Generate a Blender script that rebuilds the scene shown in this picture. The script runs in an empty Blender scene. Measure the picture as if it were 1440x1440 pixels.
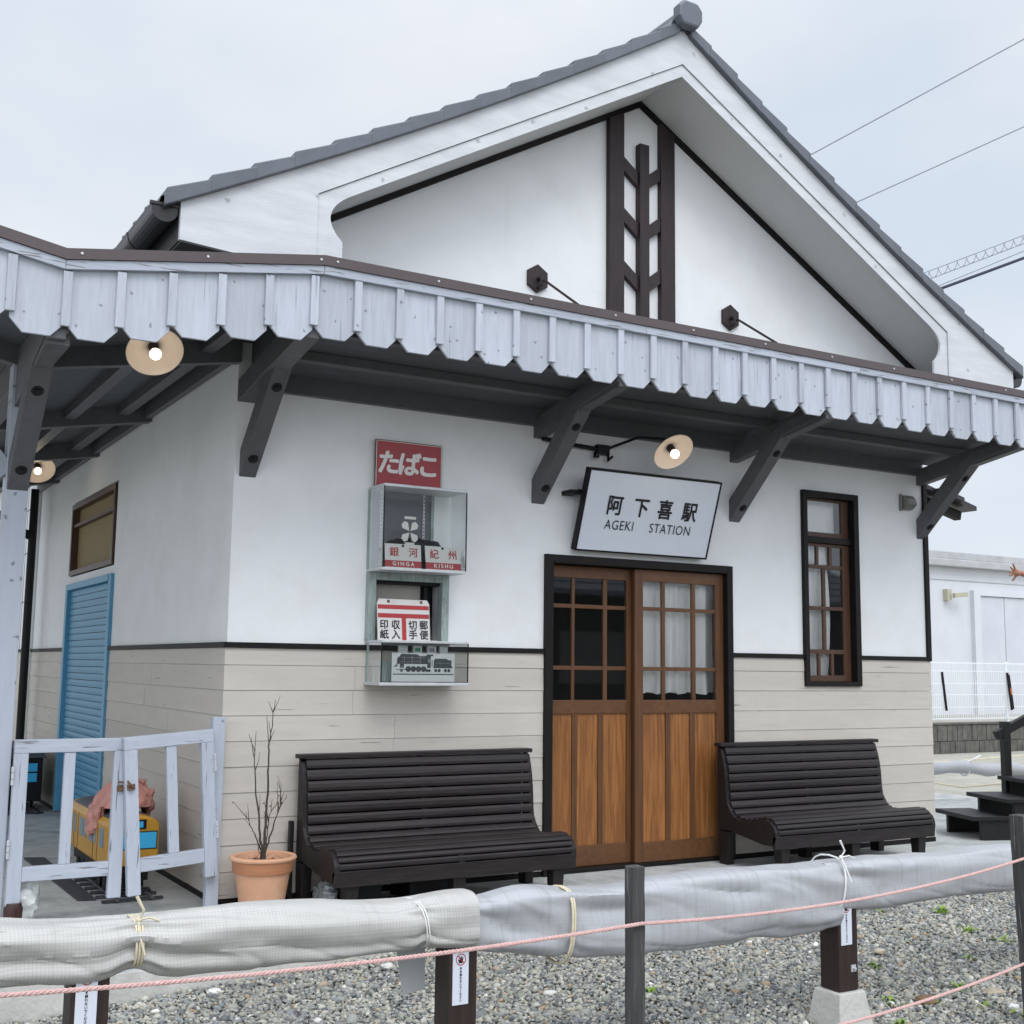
import bpy, math, random
import numpy as np
from mathutils import Vector, Matrix, noise
random.seed(7); np.random.seed(7)
S = bpy.context.scene
COL = S.collection
R = math.radians

# ------------------------------------------------------------------ camera, sky, sun, exposure
cam_d = bpy.data.cameras.new("camera"); cam = bpy.data.objects.new("camera", cam_d); COL.objects.link(cam)
cam_d.sensor_width = 36.0; cam_d.lens = 42.41; cam_d.clip_start = 0.05; cam_d.clip_end = 2000
rt = Vector((0.86142765, -0.50772522, 0.01254979)); up = Vector((-0.07528232, -0.10321194, 0.99180637))
fw = Vector((0.50226982, 0.85531421, 0.12713235))
M4 = Matrix((rt, up, -fw)).transposed().to_4x4(); M4.translation = Vector((-2.2052, -7.0886, 1.3980))
cam.matrix_world = M4
S.camera = cam

world = bpy.data.worlds.new("World"); S.world = world; world.use_nodes = True
wn = world.node_tree.nodes; wl = world.node_tree.links
wn.clear()
out = wn.new('ShaderNodeOutputWorld'); bg = wn.new('ShaderNodeBackground')
sky = wn.new('ShaderNodeTexSky'); sky.sky_type = 'NISHITA'; sky.sun_disc = False
SUN_EL, SUN_ROT = 52.0, 190.0
sky.sun_elevation = R(SUN_EL); sky.sun_rotation = R(SUN_ROT)
tc = wn.new('ShaderNodeTexCoord'); mp = wn.new('ShaderNodeMapping'); mp.inputs['Scale'].default_value = (1.6, 1.6, 3.2)
cn = wn.new('ShaderNodeTexNoise'); cn.inputs['Scale'].default_value = 1.7; cn.inputs['Detail'].default_value = 5; cn.inputs['Roughness'].default_value = .5
cr = wn.new('ShaderNodeValToRGB')
cr.color_ramp.elements[0].position = .36; cr.color_ramp.elements[0].color = (7.0, 7.85, 8.95, 1)
cr.color_ramp.elements[1].position = .66; cr.color_ramp.elements[1].color = (8.7, 9.0, 9.6, 1)
mx = wn.new('ShaderNodeMix'); mx.data_type = 'RGBA'; mx.inputs[0].default_value = .93
wl.new(tc.outputs['Generated'], mp.inputs['Vector']); wl.new(mp.outputs[0], cn.inputs['Vector'])
wl.new(cn.outputs['Fac'], cr.inputs['Fac'])
wl.new(sky.outputs[0], mx.inputs[6]); wl.new(cr.outputs[0], mx.inputs[7])
# an overcast dome is brighter overhead and on the side of the veiled sun
def wmath(op, a, b=None):
    q = wn.new('ShaderNodeMath'); q.operation = op
    for i, v in enumerate((a, b)):
        if v is None: continue
        if isinstance(v, (int, float)): q.inputs[i].default_value = v
        else: wl.new(v, q.inputs[i])
    return q.outputs[0]
def wstep(sock, a, b, hi):
    q = wn.new('ShaderNodeMapRange'); q.interpolation_type = 'SMOOTHSTEP'; wl.new(sock, q.inputs['Value'])
    q.inputs['From Min'].default_value = a; q.inputs['From Max'].default_value = b; q.inputs['To Max'].default_value = hi; return q.outputs[0]
sep = wn.new('ShaderNodeSeparateXYZ'); wl.new(tc.outputs['Generated'], sep.inputs[0])
side = wn.new('ShaderNodeVectorMath'); side.operation = 'DOT_PRODUCT'; wl.new(tc.outputs['Generated'], side.inputs[0]); side.inputs[1].default_value = (math.sin(R(SUN_ROT)), math.cos(R(SUN_ROT)), 0)
gain = wmath('ADD', wmath('ADD', 1.0, wstep(sep.outputs[2], .45, .95, 1.2)), wstep(side.outputs['Value'], -.35, .95, 1.0))
ms = wn.new('ShaderNodeVectorMath'); ms.operation = 'SCALE'; wl.new(mx.outputs[2], ms.inputs[0]); wl.new(gain, ms.inputs['Scale'])
wl.new(ms.outputs[0], bg.inputs['Color']); bg.inputs['Strength'].default_value = 0.090
wl.new(bg.outputs[0], out.inputs['Surface'])

sun_d = bpy.data.lights.new("sun", 'SUN'); sun_d.energy = 1.0; sun_d.angle = R(28); sun_d.color = (1, .975, .94)
sun = bpy.data.objects.new("sun", sun_d); COL.objects.link(sun)
az = R(SUN_ROT)   # sky rotation measured from +y towards +x
sdir = Vector((math.sin(az) * math.cos(R(SUN_EL)), math.cos(az) * math.cos(R(SUN_EL)), math.sin(R(SUN_EL))))
sun.rotation_euler = sdir.to_track_quat('Z', 'Y').to_euler(); sun.location = (-8, -12, 14)

S.view_settings.view_transform = 'Standard'; S.view_settings.look = 'None'
S.view_settings.exposure = 0.16; S.view_settings.gamma = 1.0
S.cycles.max_bounces = 8; S.cycles.transparent_max_bounces = 16

# ------------------------------------------------------------------ materials
def mat(name, col, rough=.6, var=.12, scale=6.0, stretch=(1, 1, 1), bump=0.0, bscale=None, spec=.4, metal=0.0,
        island=0.0, objrand=0.0, dirt=None, dirt_amt=0.0, dirt_scale=1.2, streak=None, knots=None, coat=0.0, contrast=(.3, .7)):
    m = bpy.data.materials.new(name); m.use_nodes = True
    n = m.node_tree.nodes; l = m.node_tree.links
    b = n['Principled BSDF']
    b.inputs['Roughness'].default_value = rough; b.inputs['Metallic'].default_value = metal
    b.inputs['Specular IOR Level'].default_value = spec
    if coat: b.inputs['Coat Weight'].default_value = coat; b.inputs['Coat Roughness'].default_value = .25
    t = n.new('ShaderNodeTexCoord'); mpn = n.new('ShaderNodeMapping'); mpn.inputs['Scale'].default_value = stretch
    l.new(t.outputs['Object'], mpn.inputs['Vector'])
    oi = n.new('ShaderNodeObjectInfo')
    if objrand or island:
        ofs = n.new('ShaderNodeVectorMath'); ofs.operation = 'MULTIPLY_ADD'; ofs.inputs[1].default_value = (37, 53, 71)
        cx = n.new('ShaderNodeCombineXYZ')
        src = oi.outputs['Random']
        if island:
            ge = n.new('ShaderNodeNewGeometry'); src = ge.outputs['Random Per Island']
        for i in range(3): l.new(src, cx.inputs[i])
        l.new(cx.outputs[0], ofs.inputs[0]); l.new(mpn.outputs[0], ofs.inputs[2]); vec = ofs.outputs[0]
    else: vec = mpn.outputs[0]
    ns = n.new('ShaderNodeTexNoise'); ns.inputs['Scale'].default_value = scale; ns.inputs['Detail'].default_value = 6
    ns.inputs['Roughness'].default_value = .62
    l.new(vec, ns.inputs['Vector'])
    rp = n.new('ShaderNodeValToRGB')
    rp.color_ramp.elements[0].position = contrast[0]; rp.color_ramp.elements[1].position = contrast[1]
    c = Vector(col)
    lo = c * (1 - var); hi = c * (1 + var)
    rp.color_ramp.elements[0].color = (*lo, 1); rp.color_ramp.elements[1].color = (min(hi[0], .95), min(hi[1], .95), min(hi[2], .95), 1)
    l.new(ns.outputs['Fac'], rp.inputs['Fac'])
    cur = rp.outputs['Color']
    def mixin(a, colr, fac):
        q = n.new('ShaderNodeMix'); q.data_type = 'RGBA'; l.new(a, q.inputs[6]); q.inputs[7].default_value = (*colr, 1); l.new(fac, q.inputs[0]); return q.outputs[2]
    def ramp(sock, p0, p1, v0, v1):
        q = n.new('ShaderNodeMapRange'); q.inputs['From Min'].default_value = p0; q.inputs['From Max'].default_value = p1
        q.inputs['To Min'].default_value = v0; q.inputs['To Max'].default_value = v1; l.new(sock, q.inputs['Value']); return q.outputs[0]
    if objrand or island:
        amt = objrand or island
        q = n.new('ShaderNodeMix'); q.data_type = 'RGBA'; q.blend_type = 'MULTIPLY'; q.inputs[0].default_value = 1
        g = ramp(src, 0, 1, 1 - amt, 1 + amt); cc = n.new('ShaderNodeCombineColor')
        for i in range(3): l.new(g, cc.inputs[i])
        l.new(cur, q.inputs[6]); l.new(cc.outputs[0], q.inputs[7]); cur = q.outputs[2]
    if dirt:
        dn = n.new('ShaderNodeTexNoise'); dn.inputs['Scale'].default_value = dirt_scale; dn.inputs['Detail'].default_value = 8; dn.inputs['Roughness'].default_value = .7
        l.new(t.outputs['Object'], dn.inputs['Vector'])
        cur = mixin(cur, dirt, ramp(dn.outputs['Fac'], .48, .75, 0, dirt_amt))
    if streak:   # (colour, stretch, threshold, amount)
        sm = n.new('ShaderNodeMapping'); sm.inputs['Scale'].default_value = streak[1]; l.new(vec if (objrand or island) else t.outputs['Object'], sm.inputs['Vector'])
        if objrand or island:
            l.new(t.outputs['Object'], sm.inputs['Vector'])
            add = n.new('ShaderNodeVectorMath'); l.new(sm.outputs[0], add.inputs[0])
            sc2 = n.new('ShaderNodeVectorMath'); sc2.operation = 'SCALE'; sc2.inputs['Scale'].default_value = 91.0
            l.new(cx.outputs[0], sc2.inputs[0]); l.new(sc2.outputs[0], add.inputs[1]); sv = add.outputs[0]
        else: sv = sm.outputs[0]
        sn = n.new('ShaderNodeTexNoise'); sn.inputs['Scale'].default_value = 1; sn.inputs['Detail'].default_value = 4; l.new(sv, sn.inputs['Vector'])
        cur = mixin(cur, streak[0], ramp(sn.outputs['Fac'], streak[2], streak[2] + .04, 0, streak[3]))
    if knots:    # (colour, scale, radius, amount)
        kv = n.new('ShaderNodeTexVoronoi'); kv.inputs['Scale'].default_value = knots[1]
        wob = n.new('ShaderNodeTexNoise'); wob.inputs['Scale'].default_value = 40; l.new(t.outputs['Object'], wob.inputs['Vector'])
        km = n.new('ShaderNodeVectorMath'); km.operation = 'MULTIPLY_ADD'; km.inputs[1].default_value = (.035, .035, .035); l.new(wob.outputs['Color'], km.inputs[0])
        if objrand or island:
            k2 = n.new('ShaderNodeVectorMath'); k2.operation = 'MULTIPLY_ADD'; k2.inputs[1].default_value = (7.3, 0, 5.1); l.new(cx.outputs[0], k2.inputs[0]); l.new(t.outputs['Object'], k2.inputs[2]); l.new(k2.outputs[0], km.inputs[2])
        else: l.new(t.outputs['Object'], km.inputs[2])
        kv.voronoi_dimensions = '2D'
        ks_ = n.new('ShaderNodeSeparateXYZ'); kc_ = n.new('ShaderNodeCombineXYZ'); l.new(km.outputs[0], ks_.inputs[0]); l.new(ks_.outputs[0], kc_.inputs[0]); l.new(ks_.outputs[2], kc_.inputs[1])
        l.new(kc_.outputs[0], kv.inputs['Vector'])
        cur = mixin(cur, knots[0], ramp(kv.outputs['Distance'], knots[2], knots[2] * .45, 0, knots[3]))
    l.new(cur, b.inputs['Base Color'])
    if bump:
        bn = n.new('ShaderNodeTexNoise'); bn.inputs['Scale'].default_value = bscale or scale * 4; bn.inputs['Detail'].default_value = 5; l.new(vec, bn.inputs['Vector'])
        bp = n.new('ShaderNodeBump'); bp.inputs['Strength'].default_value = bump; bp.inputs['Distance'].default_value = .01
        l.new(bn.outputs['Fac'], bp.inputs['Height']); l.new(bp.outputs['Normal'], b.inputs['Normal'])
    return m

def emit(name, col, strength):
    m = bpy.data.materials.new(name); m.use_nodes = True; b = m.node_tree.nodes['Principled BSDF']
    b.inputs['Emission Color'].default_value = (*col, 1); b.inputs['Emission Strength'].default_value = strength
    b.inputs['Base Color'].default_value = (*col, 1); return m

def glass(name, tint=(.9, .95, .93), refl=1.0, dusty=.02):
    m = bpy.data.materials.new(name); m.use_nodes = True; n = m.node_tree.nodes; l = m.node_tree.links
    n.remove(n['Principled BSDF']); o = n['Material Output']
    tr = n.new('ShaderNodeBsdfTransparent'); tr.inputs[0].default_value = (*tint, 1)
    gl = n.new('ShaderNodeBsdfGlossy'); gl.inputs['Roughness'].default_value = .02; gl.inputs[0].default_value = (.95, .97, 1, 1)
    df = n.new('ShaderNodeBsdfDiffuse'); df.inputs[0].default_value = (.5, .52, .5, 1)
    fr = n.new('ShaderNodeFresnel'); fr.inputs[0].default_value = 1.5
    mu = n.new('ShaderNodeMath'); mu.operation = 'MULTIPLY'; mu.inputs[1].default_value = refl; l.new(fr.outputs[0], mu.inputs[0])
    m1 = n.new('ShaderNodeMixShader'); l.new(mu.outputs[0], m1.inputs[0]); l.new(tr.outputs[0], m1.inputs[1]); l.new(gl.outputs[0], m1.inputs[2])
    m2 = n.new('ShaderNodeMixShader'); m2.inputs[0].default_value = dusty; l.new(m1.outputs[0], m2.inputs[1]); l.new(df.outputs[0], m2.inputs[2])
    l.new(m2.outputs[0], o.inputs['Surface']); return m

PLASTER = mat('white_plaster', (.78, .785, .79), .85, .03, 3, bump=.12, bscale=90, dirt=(.56, .55, .52), dirt_amt=.32, dirt_scale=1.3, streak=((.60, .59, .57), (9, 9, .9), .70, .14))
SIDING = mat('beige_siding_paint', (.515, .473, .42), .6, .05, 3, (1, 1, 8), bump=.1, bscale=30, island=.05,
             streak=((.16, .14, .12), (3.2, 3.2, 75), .69, .8), dirt=(.42, .39, .35), dirt_amt=.25, dirt_scale=2.5)
DARKTRIM = mat('dark_brown_trim', (.0085, .0065, .0065), .55, .3, 9, (1, 1, 1), bump=.1, spec=.22)
TIMBER = mat('gable_timber_stain', (.024, .014, .0155), .55, .35, 5, (12, 12, 1), bump=.2, bscale=8)
BARGE = mat('weathered_white_board', (.60, .61, .63), .7, .09, 2.2, (1, 6, 6), bump=.12, bscale=20, dirt=(.47, .48, .51), dirt_amt=.6, dirt_scale=1.8,
            streak=((.50, .51, .54), (2.0, 2, 40), .66, .4), knots=((.33, .33, .35), 2.6, .05, .8))
SOFFIT = mat('gable_soffit_white', (.62, .62, .61), .8, .03, 3)
GREYPAINT = mat('blue_grey_paint', (.445, .468, .522), .55, .09, 4, (9, 9, 1), bump=.12, bscale=14, objrand=.09,
                streak=((.22, .24, .28), (60, 60, 2.2), .66, .65), knots=((.13, .14, .16), 5.2, .055, .75))
POSTPAINT = mat('post_blue_grey_paint', (.405, .435, .495), .5, .05, 3, (9, 9, 1), bump=.1, bscale=12, objrand=.03,
                streak=((.16, .17, .19), (70, 70, 3), .725, .7), knots=((.12, .13, .15), 5, .06, .8))
GATEPAINT = mat('gate_worn_paint', (.405, .435, .495), .55, .07, 5, (8, 8, 1), bump=.2, bscale=14, objrand=.05,
                streak=((.10, .09, .09), (70, 70, 5), .625, .75))
RAILPAINT = mat('gate_rail_worn_paint', (.405, .435, .495), .55, .07, 5, (1, 8, 8), bump=.2, bscale=14, objrand=.05,
                streak=((.13, .12, .12), (5, 70, 70), .605, .75))
DARKGREY = mat('dark_grey_paint', (.098, .099, .105), .5, .12, 4, (4, 4, 4), bump=.12, bscale=20, objrand=.1)
DECKGREY = mat('canopy_deck_paint', (.085, .092, .10), .6, .12, 3, (1, 6, 1), bump=.1, bscale=12)
BROWNCAP = mat('brown_sheet_metal', (.075, .055, .056), .42, .1, 3, metal=.0, spec=.5)
SCREW = mat('screw_head', (.5, .5, .5), .35, .05, 20, metal=.8)
IRON = mat('black_iron', (.02, .02, .022), .45, .2, 20, metal=.6)
TILE = mat('grey_roof_tile', (.105, .115, .135), .42, .14, 5, bump=.08, bscale=50, spec=.5, island=.08)
GUTTER = mat('brown_gutter', (.016, .012, .013), .35, .2, 6, spec=.5)
UNDEREAVE = mat('dark_eave_board', (.085, .082, .08), .7, .1, 4)
DOORWOOD = mat('door_rail_wood', (.115, .049, .019), .42, .22, 2.5, (10, 10, 10), bump=.12, bscale=8, spec=.4, objrand=.0)
DOORSTILE = mat('door_stile_wood', (.105, .045, .018), .42, .3, 2.2, (16, 16, 1), bump=.12, bscale=6, spec=.4)
def wood_panel():
    m = mat('door_panel_wood', (.26, .105, .031), .4, .38, 1.7, (48, 48, .9), bump=.12, bscale=5, spec=.4, objrand=.12)
    n = m.node_tree.nodes; l = m.node_tree.links; b = n['Principled BSDF']
    prev = b.inputs['Base Color'].links[0].from_socket
    t = n.new('ShaderNodeTexCoord'); mpn = n.new('ShaderNodeMapping'); mpn.inputs['Scale'].default_value = (11, 11, .95)
    w = n.new('ShaderNodeTexWave'); w.wave_type = 'RINGS'; w.inputs['Scale'].default_value = 2.6; w.inputs['Distortion'].default_value = 6; w.inputs['Detail'].default_value = 3; w.inputs['Detail Scale'].default_value = 1.4
    l.new(t.outputs['Object'], mpn.inputs[0]); l.new(mpn.outputs[0], w.inputs['Vector'])
    mr = n.new('ShaderNodeMapRange'); mr.inputs['From Min'].default_value = .35; mr.inputs['From Max'].default_value = .9; mr.inputs['To Max'].default_value = .42
    l.new(w.outputs['Fac'], mr.inputs['Value'])
    q = n.new('ShaderNodeMix'); q.data_type = 'RGBA'; l.new(prev, q.inputs[6]); q.inputs[7].default_value = (.12, .042, .012, 1); l.new(mr.outputs[0], q.inputs[0])
    l.new(q.outputs[2], b.inputs['Base Color']); return m
DOORPANEL = wood_panel()
SASHWOOD = mat('window_sash_wood', (.075, .035, .02), .45, .3, 3, (10, 10, 1), bump=.1)
GLASS = glass('door_glass', (.985, .99, .985), 1.5, .01); CASEGLASS = glass('case_glass', (.93, .95, .94), .55, .012)
CURTAIN = mat('white_curtain', (.88, .88, .86), .9, .04, 6)
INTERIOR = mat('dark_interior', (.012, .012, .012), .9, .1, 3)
BENCH = mat('bench_dark_stain', (.019, .0138, .0142), .46, .4, 4, (1, 12, 12), bump=.22, bscale=10, spec=.36, island=.18)
BENCHLEG = mat('bench_leg_stain', (.0145, .0115, .0115), .5, .3, 4, (12, 12, 1), bump=.15, bscale=10, spec=.3)
SLAB = mat('concrete_slab', (.45, .46, .445), .8, .14, 5, bump=.2, bscale=60, dirt=(.15, .175, .17), dirt_amt=.95, dirt_scale=2.6)
KERB = mat('concrete_kerb', (.56, .55, .51), .85, .12, 7, bump=.35, bscale=50, dirt=(.26, .25, .23), dirt_amt=.5, dirt_scale=3)
TERRA = mat('terracotta', (.60, .33, .20), .75, .08, 5, bump=.1, bscale=40, dirt=(.66, .46, .33), dirt_amt=.6, dirt_scale=5)
TERRARIM = mat('terracotta_band', (.46, .20, .10), .7, .12, 9, (1, 1, 12), bump=.1)
SOIL = mat('dry_soil', (.17, .115, .075), .95, .4, 30, bump=.8, bscale=60)
TWIG = mat('dry_twig', (.055, .042, .035), .8, .3, 40)
DEADLEAF = mat('dry_leaf', (.16, .09, .05), .8, .3, 20)
ENAMEL = mat('lamp_enamel', (.60, .52, .45), .35, .05, 5, spec=.5)
ENAMELOUT = mat('lamp_enamel_back', (.16, .15, .14), .4, .1, 5)
BULB = emit('lamp_bulb', (1, .86, .66), 3.6)
SIGNWHITE = mat('sign_white_acrylic', (.66, .69, .76), .3, .02, 3, spec=.5)
BLACKINK = mat('black_lettering', (.012, .012, .016), .4, .05, 5)
REDINK = mat('red_lettering', (.36, .03, .035), .45, .1, 5)
REDSIGN = mat('red_enamel_sign', (.33, .028, .036), .38, .12, 6, spec=.5, dirt=(.16, .05, .04), dirt_amt=.5, dirt_scale=7)
WHITEPRINT = mat('white_lettering', (.72, .69, .66), .45, .1, 8)
PLATEWHITE = mat('white_enamel_plate', (.60, .58, .56), .4, .05, 8, spec=.5, dirt=(.35, .3, .26), dirt_amt=.35, dirt_scale=9)
RUST = mat('rusty_edge', (.14, .08, .05), .7, .5, 30)
ALU = mat('worn_aluminium', (.55, .56, .58), .42, .12, 7, metal=.25, spec=.5, dirt=(.3, .27, .24), dirt_amt=.5, dirt_scale=6)
GREENWOOD = mat('weathered_green_wood', (.30, .36, .34), .7, .2, 8, (10, 10, 1), streak=((.5, .5, .48), (50, 50, 4), .6, .6), dirt=(.12, .1, .09), dirt_amt=.7, dirt_scale=5)
CASEBACK = mat('case_back_grey', (.13, .13, .145), .6, .06, 3)
BOARDBEIGE = mat('beige_board', (.40, .37, .33), .75, .08, 4)
PAPER = mat('photo_card', (.62, .63, .62), .5, .03, 4); INKGREY = mat('photo_print_grey', (.055, .06, .065), .5, .4, 60)
INKMID = mat('photo_print_light', (.22, .23, .24), .5, .3, 40); GREENINK = mat('green_print', (.04, .25, .15), .5, .1, 9)
BLUESHUT = mat('blue_shutter_paint', (.085, .27, .42), .45, .08, 4, (1, 6, 1), bump=.08)
BLUESHUT2 = mat('blue_shutter_frame', (.095, .29, .45), .45, .08, 4)
TRAINYEL = mat('toy_train_yellow', (.50, .255, .02), .4, .12, 7, spec=.5, dirt=(.2, .1, .03), dirt_amt=.35, dirt_scale=8)
TRAINROOF = mat('toy_train_roof', (.07, .075, .085), .55, .2, 8)
TRAINBLUE = mat('toy_train_window_blue', (.05, .42, .72), .3, .05, 5); TRAINWIN = mat('toy_train_side_window', (.17, .25, .30), .3, .1, 5)
BLACKPL = mat('black_paint', (.008, .0075, .008), .5, .2, 8, spec=.25)
TRACK = mat('miniature_track', (.045, .048, .055), .7, .3, 20)
BAGPINK = mat('salmon_nylon', (.48, .225, .185), .5, .1, 6, bump=.12, bscale=18)
PLASTICWHITE = mat('white_plastic_sheet', (.62, .64, .62), .4, .08, 10, bump=.2, bscale=20)
POSTWOOD = mat('fence_post_stain', (.028, .017, .014), .55, .4, 4, (14, 14, 1), bump=.2, bscale=9)
STAKE = mat('weathered_stake', (.058, .056, .056), .8, .4, 4, (18, 18, 1.2), bump=.5, bscale=9,
            streak=((.24, .235, .23), (60, 60, 3), .60, .6), knots=((.03, .03, .03), 8, .06, .8))
ROPE = mat('pink_rope', (.62, .40, .37), .8, .12, 60, bump=.4, bscale=300)
TWINE = mat('cream_twine', (.62, .55, .40), .85, .12, 40); CORDW = mat('white_cord', (.75, .74, .72), .7, .06, 30)
STEPWOOD = mat('step_dark_stain', (.0075, .0065, .007), .5, .35, 4, (10, 10, 4), bump=.15)
WEED = mat('weed_green', (.20, .32, .045), .6, .35, 30)
METALWHITE = mat('white_mesh_steel', (.8, .82, .84), .4, .02, 5)
WARE = mat('warehouse_wall', (.60, .61, .64), .7, .04, 1.5, dirt=(.5, .5, .53), dirt_amt=.35, dirt_scale=.9)
WAREDOOR = mat('warehouse_door', (.55, .56, .60), .6, .05, 2, dirt=(.45, .45, .48), dirt_amt=.3, dirt_scale=1.3)
WAREROOF = mat('warehouse_roof_edge', (.42, .42, .43), .7, .12, 3, dirt=(.25, .25, .25), dirt_amt=.5)
BLOCK = mat('concrete_block', (.12, .115, .10), .9, .3, 7, bump=.5, bscale=20, dirt=(.06, .06, .055), dirt_amt=.7, dirt_scale=4)
DIRT = mat('packed_dirt', (.36, .345, .29), .95, .15, 3, bump=.3, bscale=30, dirt=(.24, .235, .2), dirt_amt=.6, dirt_scale=.8)
CABLE = mat('power_cable', (.03, .035, .06), .6, .1, 5); CABLEGREY = mat('grey_cable', (.22, .24, .28), .6, .1, 5)
SKIN = mat('skin', (.42, .20, .13), .5, .08, 9); SHIRT = mat('navy_shirt', (.05, .06, .09), .85, .15, 12); TROUSER = mat('grey_trousers', (.08, .08, .09), .85, .15, 12); HAIR = mat('black_hair', (.012, .01, .01), .5, .2, 40)
HOUSEWALL = mat('dark_house_boards', (.05, .043, .038), .8, .25, 4, (1, 1, 6)); HOUSEPL = mat('house_plaster', (.22, .21, .2), .8, .1, 3)
ORANGE = mat('reflective_orange', (.6, .12, .03), .4, .1, 9)
VENTG = mat('vent_grey', (.24, .23, .22), .5, .12, 9, metal=.3, dirt=(.1, .09, .08), dirt_amt=.6, dirt_scale=8)

# gravel stones: colour per stone
def gravel_mat():
    m = bpy.data.materials.new('gravel_stone'); m.use_nodes = True; n = m.node_tree.nodes; l = m.node_tree.links; b = n['Principled BSDF']
    g = n.new('ShaderNodeNewGeometry'); r = n.new('ShaderNodeValToRGB'); cr_ = r.color_ramp; cr_.interpolation = 'LINEAR'
    stops = [(0, (.10, .107, .115)), (.16, (.19, .193, .185)), (.34, (.285, .285, .235)), (.50, (.34, .335, .305)), (.64, (.21, .225, .235)), (.78, (.40, .375, .30)), (.92, (.46, .45, .41)), (.955, (.34, .235, .14)), (.985, (.40, .38, .33)), (1, (.74, .72, .68))]
    cr_.elements[0].position = 0; cr_.elements[0].color = (*stops[0][1], 1); cr_.elements[1].position = 1; cr_.elements[1].color = (*stops[-1][1], 1)
    for p, c in stops[1:-1]:
        e = cr_.elements.new(p); e.color = (*c, 1)
    l.new(g.outputs['Random Per Island'], r.inputs[0])
    t = n.new('ShaderNodeTexCoord'); ns = n.new('ShaderNodeTexNoise'); ns.inputs['Scale'].default_value = 90; l.new(t.outputs['Object'], ns.inputs['Vector'])
    n2 = n.new('ShaderNodeTexNoise'); n2.inputs['Scale'].default_value = .9; n2.inputs['Detail'].default_value = 4; l.new(t.outputs['Object'], n2.inputs['Vector'])
    ad = n.new('ShaderNodeMath'); ad.operation = 'ADD'
    a1 = n.new('ShaderNodeMapRange'); a1.inputs['To Min'].default_value = .48; a1.inputs['To Max'].default_value = .70; l.new(ns.outputs['Fac'], a1.inputs[0])
    a2 = n.new('ShaderNodeMapRange'); a2.inputs['From Min'].default_value = .35; a2.inputs['From Max'].default_value = .65; a2.inputs['To Min'].default_value = .36; a2.inputs['To Max'].default_value = .62; l.new(n2.outputs['Fac'], a2.inputs[0])
    l.new(a1.outputs[0], ad.inputs[0]); l.new(a2.outputs[0], ad.inputs[1])
    q = n.new('ShaderNodeMix'); q.data_type = 'RGBA'; q.blend_type = 'MULTIPLY'; q.inputs[0].default_value = 1
    cc = n.new('ShaderNodeCombineColor')
    for i in range(3): l.new(ad.outputs[0], cc.inputs[i])
    l.new(r.outputs[0], q.inputs[6]); l.new(cc.outputs[0], q.inputs[7]); l.new(q.outputs[2], b.inputs['Base Color'])
    b.inputs['Roughness'].default_value = .8; b.inputs['Specular IOR Level'].default_value = .3
    return m
GRAVEL = gravel_mat()
GRAVELBED = mat('gravel_bed', (.13, .127, .11), .9, .5, 40, bump=.8, bscale=60)

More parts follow.
